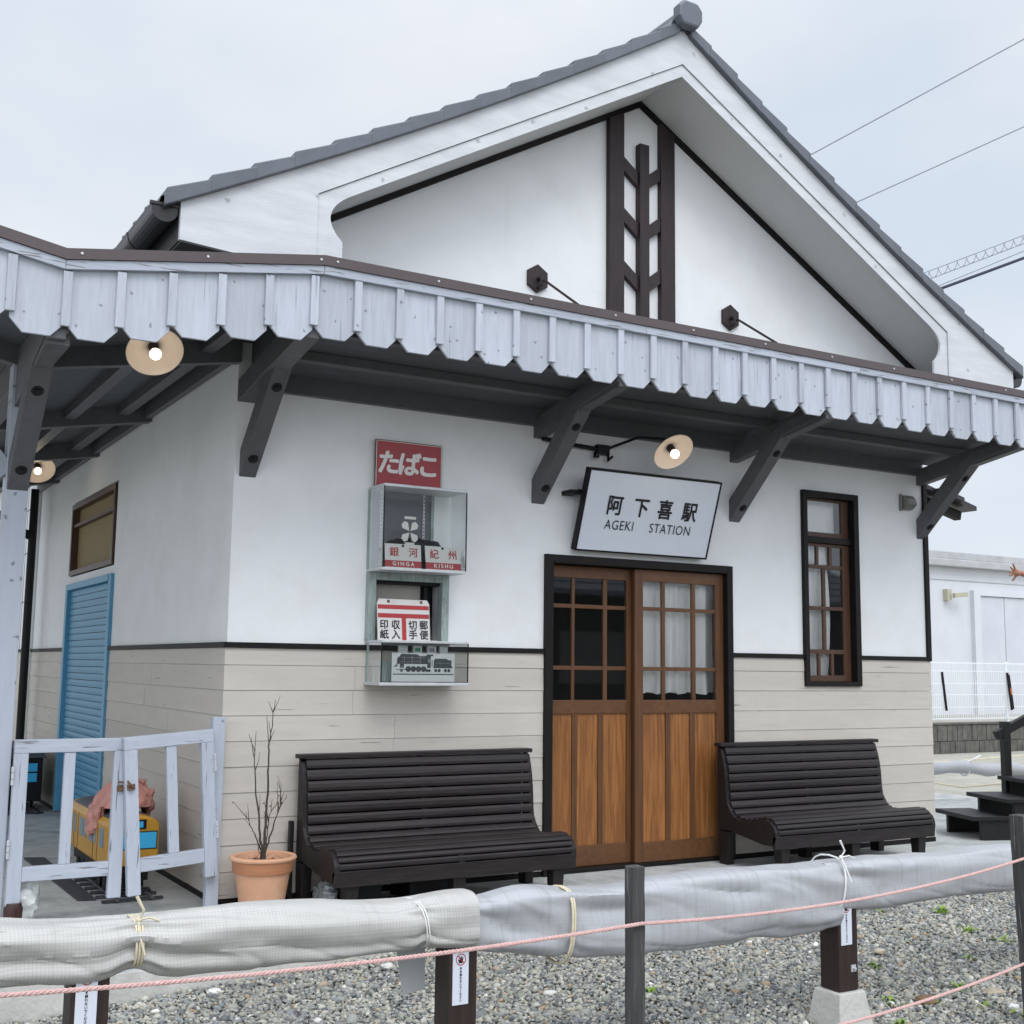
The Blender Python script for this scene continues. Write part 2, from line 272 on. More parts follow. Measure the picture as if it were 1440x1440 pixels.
def tarp_mat(name, col, alpha, grid, gridcol, vert=0.0, rough=.35, fold=.35):
    m = bpy.data.materials.new(name); m.use_nodes = True; n = m.node_tree.nodes; l = m.node_tree.links; b = n['Principled BSDF']
    b.inputs['Roughness'].default_value = rough; b.inputs['Specular IOR Level'].default_value = .5
    uv = n.new('ShaderNodeUVMap'); uv.uv_map = 'uv'
    sep = n.new('ShaderNodeSeparateXYZ'); l.new(uv.outputs[0], sep.inputs[0])
    def line(sock, freq, w):
        a = n.new('ShaderNodeMath'); a.operation = 'MULTIPLY'; a.inputs[1].default_value = freq; l.new(sock, a.inputs[0])
        f = n.new('ShaderNodeMath'); f.operation = 'FRACT'; l.new(a.outputs[0], f.inputs[0])
        c = n.new('ShaderNodeMath'); c.operation = 'LESS_THAN'; c.inputs[1].default_value = w; l.new(f.outputs[0], c.inputs[0]); return c.outputs[0]
    g1 = line(sep.outputs[0], grid, .28); g2 = line(sep.outputs[1], grid, .28)
    mxm = n.new('ShaderNodeMath'); mxm.operation = 'MAXIMUM'; l.new(g1, mxm.inputs[0]); l.new(g2, mxm.inputs[1])
    mm = n.new('ShaderNodeMapping'); mm.inputs['Scale'].default_value = (26, .9, 1); l.new(uv.outputs[0], mm.inputs[0])
    st = n.new('ShaderNodeTexNoise'); st.inputs['Scale'].default_value = 1.6; st.inputs['Detail'].default_value = 6; l.new(mm.outputs[0], st.inputs['Vector'])
    sr = n.new('ShaderNodeMapRange'); sr.inputs['From Min'].default_value = .5; sr.inputs['From Max'].default_value = .72; sr.inputs['To Max'].default_value = vert; l.new(st.outputs['Fac'], sr.inputs[0])
    q = n.new('ShaderNodeMix'); q.data_type = 'RGBA'; q.inputs[6].default_value = (*col, 1); q.inputs[7].default_value = (*gridcol, 1)
    gm = n.new('ShaderNodeMath'); gm.operation = 'MULTIPLY'; gm.inputs[1].default_value = .75; l.new(mxm.outputs[0], gm.inputs[0]); l.new(gm.outputs[0], q.inputs[0])
    q2 = n.new('ShaderNodeMix'); q2.data_type = 'RGBA'; l.new(q.outputs[2], q2.inputs[6]); q2.inputs[7].default_value = (.26, .26, .27, 1); l.new(sr.outputs[0], q2.inputs[0])
    l.new(q2.outputs[2], b.inputs['Base Color'])
    b.inputs['Alpha'].default_value = alpha
    # low fold bumps across the sheet
    fn = n.new('ShaderNodeTexNoise'); fn.inputs['Scale'].default_value = 5; fn.inputs['Detail'].default_value = 3; fn.inputs['Distortion'].default_value = 1.2
    m3 = n.new('ShaderNodeMapping'); m3.inputs['Scale'].default_value = (1.0, 2.2, 1); l.new(uv.outputs[0], m3.inputs[0]); l.new(m3.outputs[0], fn.inputs['Vector'])
    bp = n.new('ShaderNodeBump'); bp.inputs['Strength'].default_value = fold; bp.inputs['Distance'].default_value = .03; l.new(fn.outputs['Fac'], bp.inputs['Height']); l.new(bp.outputs[0], b.inputs['Normal'])
    return m
TARPA = tarp_mat('cream_mesh_sheet', (.475, .462, .43), 1, 85, (.385, .38, .365), .22, .5, .12)
TARPB = tarp_mat('silver_grey_sheet', (.405, .41, .425), 1, 200, (.37, .375, .39), .55, .36, .10)
TARPC = tarp_mat('silver_sheet', (.405, .41, .425), 1, 200, (.37, .375, .39), .5, .33, .08)
FLAP = mat('hanging_grey_flap', (.42, .43, .43), .5, .08, 8)

# ------------------------------------------------------------------ mesh helpers
class MB:
    def __init__(s): s.v = []; s.f = []; s.uv = None
    def add(s, vs, fs):
        o = len(s.v); s.v.extend([tuple(p) for p in vs]); s.f.extend([tuple(i + o for i in f) for f in fs]); return s
    def box(s, x0, x1, y0, y1, z0, z1):
        x0, x1 = sorted((x0, x1)); y0, y1 = sorted((y0, y1)); z0, z1 = sorted((z0, z1))
        v = [(x0, y0, z0), (x1, y0, z0), (x1, y1, z0), (x0, y1, z0), (x0, y0, z1), (x1, y0, z1), (x1, y1, z1), (x0, y1, z1)]
        return s.add(v, [(0, 3, 2, 1), (4, 5, 6, 7), (0, 1, 5, 4), (1, 2, 6, 5), (2, 3, 7, 6), (3, 0, 4, 7)])
    def beam(s, p0, p1, w, h, up=(0, 0, 1)):
        p0 = Vector(p0); p1 = Vector(p1); d = (p1 - p0).normalized(); u = Vector(up)
        a = d.cross(u).normalized(); b = a.cross(d).normalized(); v = []
        for p in (p0, p1):
            for i, j in ((-1, -1), (1, -1), (1, 1), (-1, 1)): v.append(p + a * (w / 2 * i) + b * (h / 2 * j))
        return s.add(v, [(0, 1, 2, 3), (7, 6, 5, 4), (0, 4, 5, 1), (1, 5, 6, 2), (2, 6, 7, 3), (3, 7, 4, 0)])
    def prism(s, poly, axis, a0, a1):
        def P(q, a): return (a, q[0], q[1]) if axis == 'x' else (q[0], a, q[1]) if axis == 'y' else (q[0], q[1], a)
        n = len(poly); v = [P(q, a0) for q in poly] + [P(q, a1) for q in poly]
        f = [tuple(range(n)), tuple(range(2 * n - 1, n - 1, -1))] + [(i, i + n, (i + 1) % n + n, (i + 1) % n) for i in range(n)]
        return s.add(v, f)
    def tube(s, pts, r, n=8, closed=False, caps=True):
        pts = [Vector(p) for p in pts]; m = len(pts); rr = r if hasattr(r, '__len__') else [r] * m
        o = len(s.v); ref = Vector((0, 0, 1)); prev = None
        for i, p in enumerate(pts):
            if closed: t = (pts[(i + 1) % m] - pts[i - 1]).normalized()
            else: t = (pts[min(i + 1, m - 1)] - pts[max(i - 1, 0)]).normalized()
            if prev is None:
                if abs(t.dot(ref)) > .9: ref = Vector((1, 0, 0))
                a = t.cross(ref).normalized()
            else: a = (prev - t * prev.dot(t)).normalized()
            prev = a; b = t.cross(a)
            for k in range(n):
                w = 2 * math.pi * k / n; s.v.append(tuple(p + (a * math.cos(w) + b * math.sin(w)) * rr[i]))
        for i in range(m if closed else m - 1):
            j = (i + 1) % m
            for k in range(n): s.f.append((o + i * n + k, o + i * n + (k + 1) % n, o + j * n + (k + 1) % n, o + j * n + k))
        if caps and not closed: s.f.append(tuple(o + k for k in range(n - 1, -1, -1))); s.f.append(tuple(o + (m - 1) * n + k for k in range(n)))
        return s
    def lathe(s, prof, c=(0, 0, 0), axis=(0, 0, 1), n=32):
        w = Vector(axis).normalized(); a = w.orthogonal().normalized(); b = w.cross(a); c = Vector(c); o = len(s.v); m = len(prof)
        for r, h in prof:
            for k in range(n):
                t = 2 * math.pi * k / n; s.v.append(tuple(c + w * h + (a * math.cos(t) + b * math.sin(t)) * max(r, 1e-4)))
        for i in range(m - 1):
            for k in range(n): s.f.append((o + i * n + k, o + i * n + (k + 1) % n, o + (i + 1) * n + (k + 1) % n, o + (i + 1) * n + k))
        return s
    def grid(s, fn, nu, nv, wrap=False):
        o = len(s.v)
        for i in range(nu + 1):
            for j in range(nv + (0 if wrap else 1)): s.v.append(tuple(fn(i / nu, j / nv)))
        w = nv if wrap else nv + 1
        for i in range(nu):
            for j in range(nv):
                k = (j + 1) % w; s.f.append((o + i * w + j, o + i * w + k, o + (i + 1) * w + k, o + (i + 1) * w + j))
        return s
    def xform(s, M, start=0):
        for i in range(start, len(s.v)): s.v[i] = tuple(M @ Vector(s.v[i]))
        return s

ORG = {}
def link(o, parent=None):
    COL.objects.link(o)
    if parent is not None: o.parent = parent
    return o
def build(mb, name, m, parent=None, bevel=0.0, smooth=False, label=None, loc=None):
    org = ORG[parent.name] if parent is not None else Vector(loc or (0, 0, 0))
    me = bpy.data.meshes.new(name)
    me.from_pydata([(v[0] - org.x, v[1] - org.y, v[2] - org.z) for v in mb.v], [], mb.f); me.update()
    me.materials.append(m)
    o = bpy.data.objects.new(name, me)
    if parent is None: o.location = org
    link(o, parent); ORG[o.name] = org
    if smooth:
        me.polygons.foreach_set('use_smooth', [True] * len(me.polygons))
        try: me.set_sharp_from_angle(angle=R(38))
        except Exception: pass
    if bevel:
        b = o.modifiers.new('bevel', 'BEVEL'); b.width = bevel; b.segments = 2; b.limit_method = 'ANGLE'; b.angle_limit = R(40)
    if label: o['label'] = label
    return o
def tag(o, label=None, cat=None, group=None, kind=None):
    if label: o['label'] = label
    if cat: o['category'] = cat
    if group: o['group'] = group
    if kind: o['kind'] = kind
    return o
def thing(name, label, cat, loc=(0, 0, 0), group=None):
    o = bpy.data.objects.new(name, None); o.empty_display_size = .2; link(o); o.location = loc; ORG[o.name] = Vector(loc)
    return tag(o, label, cat, group)
def copy_tree(o, parent=None):
    c = o.copy(); COL.objects.link(c)
    if parent is not None: c.parent = parent
    ORG[c.name] = ORG.get(o.name, Vector())
    for ch in list(o.children): copy_tree(ch, c)
    return c
def text(mb, s, size, org, U, V, bold=0.0, align='CENTER', spacing=1.0, sx=1.0, off=.0012):
    cu = bpy.data.curves.new('t', 'FONT'); cu.body = s; cu.size = size; cu.align_x = align; cu.align_y = 'CENTER'; cu.offset = min(bold, 0.0); cu.space_character = spacing
    cu.resolution_u = 4
    o = bpy.data.objects.new('t', cu); COL.objects.link(o)
    dg = bpy.context.evaluated_depsgraph_get(); me = bpy.data.meshes.new_from_object(o.evaluated_get(dg))
    U = Vector(U).normalized(); V = Vector(V).normalized(); N = U.cross(V); org = Vector(org)
    sh = [(0, 0)] if bold <= 0 else [(0, 0)] + [(bold * math.cos(a), bold * math.sin(a)) for a in [math.pi * k / 3 for k in range(6)]]
    for q, (dx, dy) in enumerate(sh):
        mb.add([org + U * (v.co.x * sx + dx) + V * (v.co.y + dy) + N * (off + .00012 * q) for v in me.vertices], [tuple(p.vertices) for p in me.polygons])
    bpy.data.objects.remove(o); bpy.data.curves.remove(cu); bpy.data.meshes.remove(me)

# ------------------------------------------------------------------ setting: ground, slab, gravel
def zg(x, y):
    ze = min(-.04, max(-.155, -.082 + .06 * x)); t = min(1, max(0, (-1.28 - y) / 1.9)); return ze * (1 - t) - .16 * t
g = MB(); g.add([(-160, -160, -.30), (160, -160, -.30), (160, 160, -.30), (-160, 160, -.30)], [(0, 1, 2, 3)])
tag(build(g, 'ground', DIRT), kind='structure')
g = MB(); g.box(-6.5, 9.4, -1.28, 9.5, -.29, 0.0)
tag(build(g, 'pavement', SLAB, bevel=.012), kind='structure')
g = MB(); g.box(-6.5, 9.4, -1.30, -1.281, -.29, -.006)
tag(build(g, 'kerb', KERB), kind='structure')
g = MB(); g.box(9.401, 40, -14, 7.55, -.29, -.02)
tag(build(g, 'yard', DIRT), kind='structure')
g = MB(); g.box(12, 45, 7.8, 40, -.29, .50); tag(build(g, 'terrace', DIRT), kind='structure')
g = MB(); g.grid(lambda u, v: (-6.5 + 15.9 * u, -11 + 9.70 * v, zg(-6.5 + 15.9 * u, -11 + 9.70 * v) - .012), 60, 60)
tag(build(g, 'gravel_ground', GRAVELBED), kind='structure')

def ico():
    t = (1 + 5 ** .5) / 2
    v = np.array([(-1, t, 0), (1, t, 0), (-1, -t, 0), (1, -t, 0), (0, -1, t), (0, 1, t), (0, -1, -t), (0, 1, -t), (t, 0, -1), (t, 0, 1), (-t, 0, -1), (-t, 0, 1)], float)
    v /= np.linalg.norm(v[0])
    f = np.array([(0, 11, 5), (0, 5, 1), (0, 1, 7), (0, 7, 10), (0, 10, 11), (1, 5, 9), (5, 11, 4), (11, 10, 2), (10, 7, 6), (7, 1, 8), (3, 9, 4), (3, 4, 2), (3, 2, 6), (3, 6, 8), (3, 8, 9), (4, 9, 5), (2, 4, 11), (6, 2, 10), (8, 6, 7), (9, 8, 1)])
    return v, f
def stones(name, pts, size, mtl):
    V, F = ico(); N = len(pts); rng = np.random.default_rng(3)
    P = np.repeat(V[None], N, 0) * (1 + rng.normal(0, .24, (N, 12, 1)))
    P *= rng.uniform(.55, 1.35, (N, 1, 3)) * np.array([1, 1, .7])
    th = rng.uniform(0, 6.28, N); ph = rng.normal(0, .35, N)
    c, s_ = np.cos(ph)[:, None], np.sin(ph)[:, None]; y, z = P[:, :, 1].copy(), P[:, :, 2].copy(); P[:, :, 1] = c * y - s_ * z; P[:, :, 2] = s_ * y + c * z
    c, s_ = np.cos(th)[:, None], np.sin(th)[:, None]; x, y = P[:, :, 0].copy(), P[:, :, 1].copy(); P[:, :, 0] = c * x - s_ * y; P[:, :, 1] = s_ * x + c * y
    P = P * size[:, None, None] + pts[:, None, :]
    f = (F[None] + (np.arange(N) * 12)[:, None, None]).reshape(-1)
    me = bpy.data.meshes.new(name); me.vertices.add(N * 12); me.vertices.foreach_set('co', P.reshape(-1).astype(np.float32))
    nf = N * 20; me.loops.add(nf * 3); me.loops.foreach_set('vertex_index', f.astype(np.int32)); me.polygons.add(nf)
    me.polygons.foreach_set('loop_start', np.arange(0, nf * 3, 3, dtype=np.int32)); me.update(calc_edges=True); me.validate()
    me.materials.append(mtl); o = bpy.data.objects.new(name, me); return link(o)
def gravel_points(x0, x1, y0, y1, sp):
    xs, ys = np.meshgrid(np.arange(x0, x1, sp), np.arange(y0, y1, sp)); n = xs.size
    rng = np.random.default_rng(5)
    x = xs.ravel() + rng.uniform(-.6, .6, n) * sp; y = ys.ravel() + rng.uniform(-.6, .6, n) * sp
    k = y < -1.31; x, y = x[k], y[k]; n = len(x)
    z = np.array([zg(a, b) for a, b in zip(x, y)]) + rng.uniform(-.006, .006, n)
    z += .010 * np.sin(x * 3.1 + y * 1.7) * np.sin(y * 2.3)
    sz = sp * rng.lognormal(-.36, .26, n); big = rng.random(n) < .006; sz[big] *= 1.9
    return np.c_[x, y, z], sz
pA, sA = gravel_points(-2.0, 6.3, -4.15, -1.30, .0162)
pB, sB = gravel_points(-5.5, 9.3, -7.0, -4.1, .06)
o = stones('gravel', np.r_[pA, pB], np.r_[sA, sB], GRAVEL); tag(o, 'loose grey crushed stone filling the yard before the station', 'gravel', kind='stuff')

# ------------------------------------------------------------------ station building
W = 6.076; XC = 3.04
bld = thing('station_building', 'white plaster station house with beige boarded base and tiled gable roof', 'building', (XC, 3.4, 0))
def wall_cells(mb, xs, zs, holes, y0, y1):
    for a, b in zip(xs[:-1], xs[1:]):
        for c, d in zip(zs[:-1], zs[1:]):
            if any(h[0] - 1e-6 <= a and b <= h[1] + 1e-6 and h[2] - 1e-6 <= c and d <= h[3] + 1e-6 for h in holes): continue
            mb.box(a, b, y0, y1, c, d)
def rz(d): return 6.03 - .645 * d + .0195 * d * d           # roof verge line, concave
DOOR = (2.22, 3.90, 0, 2.175); WIN = (4.635, 5.25, 1.275, 2.836); TIK = (.93, 1.42, 1.56, 1.96)
w = MB(); xs = [0, .93, 1.42, 2.22, 3.90, 4.635, 5.25, W]; zs = [0, 1.275, 1.56, 1.96, 2.175, 2.836, 3.7]
wall_cells(w, xs, zs, [DOOR, WIN, TIK], 0, .12)
w.prism([(0, 3.7), (W, 3.7), (W, rz(3.04) - .15), (XC, rz(0) - .15), (0, rz(3.04) - .15)], 'y', 0, .12)
build(w, 'front_wall', PLASTER, bld)
w = MB()
SHUT = (3.14, 5.0)
w.box(0, .12, .121, SHUT[0], 0, 4.1); w.box(0, .12, SHUT[1], 6.9, 0, 4.1); w.box(0, .12, SHUT[0], SHUT[1], 2.9, 4.1); w.box(0, .12, SHUT[0], SHUT[1], 2.12, 2.19)
build(w, 'side_wall', PLASTER, bld)
w = MB(); w.box(W - .12, W, .121, 6.9, 0, 4.1); w.box(.121, W - .121, 6.78, 6.9, 0, 4.1); build(w, 'rear_wall', PLASTER, bld)
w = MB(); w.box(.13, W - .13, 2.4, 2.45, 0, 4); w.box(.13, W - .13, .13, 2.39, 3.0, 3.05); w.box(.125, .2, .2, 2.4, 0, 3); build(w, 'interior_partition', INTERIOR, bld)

# siding: lapped boards
def siding(axis, a0, a1, holes=(), proud=.012, face=0.0, sgn=-1, ztop=1.49):
    mb = MB(); zj = [1.387 - .15 * k for k in range(0, 10)]; zj = [ztop] + zj
    for z1, z0 in zip(zj[:-1], zj[1:]):
        segs = [(a0, a1)]
        for h in holes:
            ns_ = []
            for s0, s1 in segs:
                if z0 < h[3] - .004 and z1 > h[2] + .004 and h[0] < s1 and h[1] > s0:
                    if h[0] > s0: ns_.append((s0, h[0]))
                    if h[1] < s1: ns_.append((h[1], s1))
                else: ns_.append((s0, s1))
            segs = ns_
        for s0, s1 in segs:
            cuts = [s0]
            if s1 - s0 > 2.2: cuts.append(s0 + (s1 - s0) * random.uniform(.35, .7))
            cuts.append(s1)
            for c0, c1 in zip(cuts[:-1], cuts[1:]):
                pr = proud + random.uniform(-.0012, .0012)
                poly = [(face, z0 + .0025), (face + sgn * pr, z0 + .0025), (face + sgn * (pr - .001), z0 + .02), (face + sgn * (proud - .0045), z1 - .0005), (face, z1 - .0005)]
                mb.prism(poly, axis, c0 + (.0008 if c0 != s0 else 0), c1 - (.0008 if c1 != s1 else 0))
    return mb
build(siding('x', -.012, DOOR[0] - .002), 'siding', SIDING, bld)
sd_ = siding('x', DOOR[1] + .002, W + .012, [(WIN[0], WIN[1], 1.272, 3)])
sd_.prism([(0, 1.2395), (-.012, 1.2395), (-.011, 1.257), (-.0095, 1.2745), (0, 1.2745)], 'x', WIN[0] + .001, WIN[1] - .001)
build(sd_, 'siding', SIDING, bld)
build(siding('y', -.002, SHUT[0] - .045), 'siding', SIDING, bld)
build(siding('y', SHUT[1] + .045, 6.9), 'siding', SIDING, bld)
for a in ((-.01, 2.22, -.008, 0), (3.90, W + .01, -.008, 0), (-.008, 0, .001, SHUT[0]), (-.008, 0, SHUT[1], 6.9)):
    m_ = MB(); m_.box(*a, 0, .037); build(m_, 'plinth', DARKTRIM, bld)
for a in ((-.024, 2.22, -.024, 0), (3.90, 4.635, -.024, 0), (5.25, W - .0305, -.024, 0), (-.024, 0, .001, SHUT[0] - .045), (-.024, 0, SHUT[1] + .045, 6.9)):
    t = MB(); t.box(*a, 1.490, 1.523); build(t, 'trim_band', DARKTRIM, bld, bevel=.003)
t = MB(); t.box(W - .03, W + .018, -.022, .03, 1.4875, 3.05); build(t, 'corner_trim', DARKTRIM, bld, bevel=.003)

# door
f = MB(); f.box(2.22, 2.285, -.03, .16, 0, 2.178); f.box(3.845, 3.90, -.03, .16, 0, 2.178); f.box(2.285, 3.845, -.03, .16, 2.12, 2.178); f.box(2.285, 3.845, .0, .16, .004, .028)
build(f, 'door_frame', DARKTRIM, bld, bevel=.003)
def slide_door(x0, x1, y, st, vb):
    T = .034
    d = MB(); d.box(x0, x0 + st[0], y, y + T, .03, 2.115); d.box(x1 - st[1], x1, y, y + T, .03, 2.115)
    for a, b in vb: d.box(a, b, y + .006, y + T - .006, 1.17, 2.03)
    a0, a1 = x0 + st[0], x1 - st[1]
    lv = [a0 + (a1 - a0) * k for k in (.335, .665)]
    for q in lv: d.box(q - .022, q + .022, y + .003, y + T - .004, .17, 1.075)
    dr = build(d, 'sliding_door', DOORSTILE, bld, bevel=.003)
    for zz in ((2.03, 2.115), (1.075, 1.17), (.03, .17)):
        r = MB(); r.box(a0, a1, y + .001, y + T, *zz); build(r, 'door_rail', DOORWOOD, dr, bevel=.003)
    for z in (1.395, 1.83):
        r = MB(); r.box(a0, a1, y + .008, y + T - .006, z - .014, z + .014); build(r, 'muntin', DOORWOOD, dr, bevel=.002)
    edges = [a0, lv[0] - .022, lv[0] + .022, lv[1] - .022, lv[1] + .022, a1]
    for k in range(3):
        p = MB(); p.box(edges[2 * k], edges[2 * k + 1], y + .014, y + .022, .17, 1.075); build(p, 'door_panel', DOORPANEL, dr)
    gx = [a0] + [q for ab in vb for q in ab] + [a1]; gz = [(1.17, 1.381), (1.409, 1.816), (1.844, 2.03)]
    gl = MB()
    for k in range(0, len(gx), 2):
        for c, e in gz: gl.add([(gx[k], y + .018, c), (gx[k + 1], y + .018, c), (gx[k + 1], y + .018, e), (gx[k], y + .018, e)], [(0, 1, 2, 3)])
    build(gl, 'door_glass', GLASS, dr)
slide_door(2.285, 3.06, .072, (.025, .08), [(2.505, 2.53), (2.775, 2.81)])
slide_door(3.015, 3.845, .022, (.075, .075), [(3.265, 3.295), (3.545, 3.58)])
cu = MB()
def cf(u, v):
    x = 3.06 + .78 * u; s_ = math.sin(x * 52 + 1.6 * math.sin(x * 11)) * .6 + math.sin(x * 23 + 1) * .6 + math.sin(x * 90 + v * 3) * .12
    k = .55 + .45 * v
    return (x + .012 * math.sin(v * 4 + x * 9) * v, .125 + .034 * s_ * k, 2.09 - .875 * v + .008 * math.sin(x * 30))
cu.grid(cf, 160, 24); build(cu, 'door_curtain', CURTAIN, bld, smooth=True)

# window
f = MB(); x0, x1, z0, z1 = WIN
f.box(x0, x0 + .045, -.035, .12, z0, z1); f.box(x1 - .055, x1, -.035, .12, z0, z1); f.box(x0 + .045, x1 - .055, -.035, .12, z1 - .05, z1); f.box(x0 + .045, x1 - .055, -.035, .12, z0, z0 + .035)
f.box(x0 + .045, x1 - .055, .0, .12, 2.42, 2.47)
wf = build(f, 'window_frame', DARKTRIM, bld, bevel=.003)
d = MB(); Y0, Y1 = .03, .055
a0, a1 = x0 + .046, x1 - .056
d.box(a0, a0 + .02, Y0, Y1, 1.312, 2.418); d.box(a1 - .075, a1, Y0, Y1, 1.312, 2.418)
d.box(a0, a0 + .02, Y0, Y1, 2.472, 2.784); d.box(a1 - .075, a1, Y0, Y1, 2.472, 2.784)
b0, b1 = a0 + .02, a1 - .075
for zz0, zz1 in ((1.312, 1.36), (1.53, 1.565), (1.88, 1.91), (2.215, 2.245), (2.395, 2.418), (2.472, 2.51), (2.765, 2.784)): d.box(b0, b1, Y0 + .001, Y1 - .001, zz0, zz1)
for zz0, zz1 in ((1.565, 1.88), (1.91, 2.215)): d.box((b0 + b1) / 2 - .016, (b0 + b1) / 2 + .016, Y0 + .002, Y1 - .002, zz0, zz1)
for zz0, zz1 in ((1.36, 1.53), (2.245, 2.395)):
    for q in (.34, .69): d.box(b0 + (b1 - b0) * q - .014, b0 + (b1 - b0) * q + .014, Y0 + .002, Y1 - .002, zz0, zz1)
build(d, 'window_sash', SASHWOOD, bld, bevel=.002)
gl = MB(); gl.add([(b0, .045, 1.36), (b1, .045, 1.36), (b1, .045, 2.395), (b0, .045, 2.395)], [(0, 1, 2, 3)]); gl.add([(b0, .044, 2.51), (b1, .044, 2.51), (b1, .044, 2.765), (b0, .044, 2.765)], [(0, 1, 2, 3)])
build(gl, 'window_glass', GLASS, bld)
cu = MB(); cu.grid(lambda u, v: (b0 - .05 + (.34 + .05 * math.sin(v * 3)) * u, .11 + .006 * math.sin(u * 24), 2.43 - 1.12 * v), 60, 10)
cu.grid(lambda u, v: (b0 - .05 + .48 * u, .135 + .004 * math.sin(u * 24), 2.80 - .30 * v), 30, 4)
build(cu, 'window_curtain', CURTAIN, bld, smooth=True)

# shutter and transom in the side wall
s_ = MB()
for k in range(34):
    z = .06 + k * (2.00 / 34); h = 2.00 / 34
    s_.prism([(.03, z), (.010, z), (.006, z + h * .45), (.010, z + h - .005), (.03, z + h - .005)], 'y', SHUT[0] + .05, SHUT[1] - .05)
build(s_, 'shutter', BLUESHUT, bld)
s_ = MB(); s_.box(-.03, .03, SHUT[0] - .04, SHUT[0] + .05, .01, 2.118); s_.box(-.03, .03, SHUT[1] - .05, SHUT[1] + .04, .01, 2.118); s_.box(-.035, .029, SHUT[0] + .05, SHUT[1] - .05, 2.06, 2.118)
build(s_, 'shutter_frame', BLUESHUT2, bld, bevel=.003)
s_ = MB(); s_.box(-.02, .05, SHUT[0] + .02, SHUT[0] + .07, 2.20, 2.88); s_.box(-.02, .05, SHUT[1] - .06, SHUT[1] - .01, 2.2, 2.88); s_.box(-.02, .05, SHUT[0] + .07, SHUT[1] - .06, 2.2, 2.245); s_.box(-.02, .05, SHUT[0] + .07, SHUT[1] - .06, 2.83, 2.88); s_.box(-.005, .04, SHUT[0] + .07, SHUT[1] - .06, 2.66, 2.69)
build(s_, 'transom_frame', SASHWOOD, bld)
s_ = MB(); s_.box(.045, .055, SHUT[0] + .03, SHUT[1] - .03, 2.2, 2.88); build(s_, 'transom_board', mat('tan_board', (.24, .18, .085), .7, .12, 4, (1, 6, 1)), bld)

# gable: barge boards with cut-out, soffit, timber
def chain(d0, d1, n, off): return [(d0 + (d1 - d0) * k / n) for k in range(n + 1)]
def barge_poly(inner, y0, y1, mb, outer=None, zcut=3.55):
    N = 14; ds = [3.575 * k / N for k in range(N + 1)]
    top = [(XC - d, rz(d)) for d in reversed(ds)] + [(XC + d, rz(d)) for d in ds[1:]]
    if outer: top = outer
    left = [p for p in inner]
    # ring as strips: left half and right half polygons
    L = [(x, z) for x, z in top if x <= XC + 1e-6]
    polyL = L + left
    mb.prism(polyL, 'y', y0, y1)
    polyR = [(2 * XC - x, z) for x, z in polyL]
    mb.prism(polyR[::-1], 'y', y0, y1)
def cut_line(xa, zpk, slope, ztop_off, curved):
    pts = [(XC, zpk)]
    if not curved:
        pts += [(xa, zpk - slope * (XC - xa)), (xa, 3.655), (.18, 3.70), (-.535, 3.745)]
    else:
        # curved ogee end of the inner strip
        def bz(p, q, r, n): return [((1 - t) ** 2 * p[0] + 2 * t * (1 - t) * q[0] + t * t * r[0], (1 - t) ** 2 * p[1] + 2 * t * (1 - t) * q[1] + t * t * r[1]) for t in [k / n for k in range(n + 1)]]
        p0 = (xa + .14, zpk - slope * (XC - xa - .14)); pm = (xa, p0[1] - .165); p1 = (xa + .078, p0[1] - .30)
        pts += bz(p0, (xa + .005, p0[1] - .075), pm, 8) + bz(pm, (xa + .004, p0[1] - .235), p1, 8)[1:]
        pts += [(xa + .082, p1[1] - .01), (xa + .085, 3.42), (xa - .12, 3.42)]
    return pts
b = MB(); barge_poly(cut_line(.276, 5.772, .573, 0, False), -.535, -.505, b); build(b, 'barge_board', BARGE, bld)
b = MB()
inner = cut_line(.36, 5.679, .573, 0, True)
outer = [(.2805, 3.42), (.2805, 5.7675 - .573 * (XC - .2805)), (XC, 5.7675)]
polyL = outer + inner[:-1] + [(.30, 3.42)]
b.prism(polyL, 'y', -.524, -.504); b.prism([(2 * XC - x, z) for x, z in polyL][::-1], 'y', -.524, -.504)
build(b, 'barge_inner_board', BARGE, bld)
b = MB(); b.box(-.53, .27, -.534, -.50, 3.55, 3.62)
s_ = MB()
for sg in (-1, 1):
    s_.add([(XC, -.503, 5.70), (XC + sg * 3.3, -.503, 5.70 - .573 * 3.3), (XC + sg * 3.3, -.001, 5.70 - .573 * 3.3), (XC, -.001, 5.70)], [(0, 1, 2, 3)])
    s_.add([(XC, -.503, 5.78), (XC + sg * 3.3, -.503, 5.78 - .573 * 3.3), (XC + sg * 3.3, -.001, 5.78 - .573 * 3.3), (XC, -.001, 5.78)], [(0, 3, 2, 1)])
build(s_, 'gable_soffit', SOFFIT, bld)
t = MB()
for sg in (-1, 1):
    p0 = (XC, 5.715); p1 = (XC + sg * 2.97, 5.715 - .573 * 2.97)
    q = [p0, p1, (p1[0], p1[1] - .062), (p0[0], p0[1] - .062)]
    t.prism(q if sg > 0 else q[::-1], 'y', -.028, 0)
build(t, 'verge_trim', DARKTRIM, bld)
def vz(x): return 5.655 - .573 * abs(x - XC)
t = MB()
t.prism([(2.735, 3.30), (2.868, 3.30), (2.868, vz(2.868)), (2.735, vz(2.735))], 'y', -.05, -.001)
t.prism([(3.212, 3.30), (3.345, 3.30), (3.345, vz(3.345)), (3.212, vz(3.212))], 'y', -.05, -.001)
build(t, 'gable_post', TIMBER, bld, bevel=.003)
t = MB(); t.box(3.005, 3.092, -.062, -.001, 3.30, 5.34); build(t, 'gable_king_post', TIMBER, bld, bevel=.003)
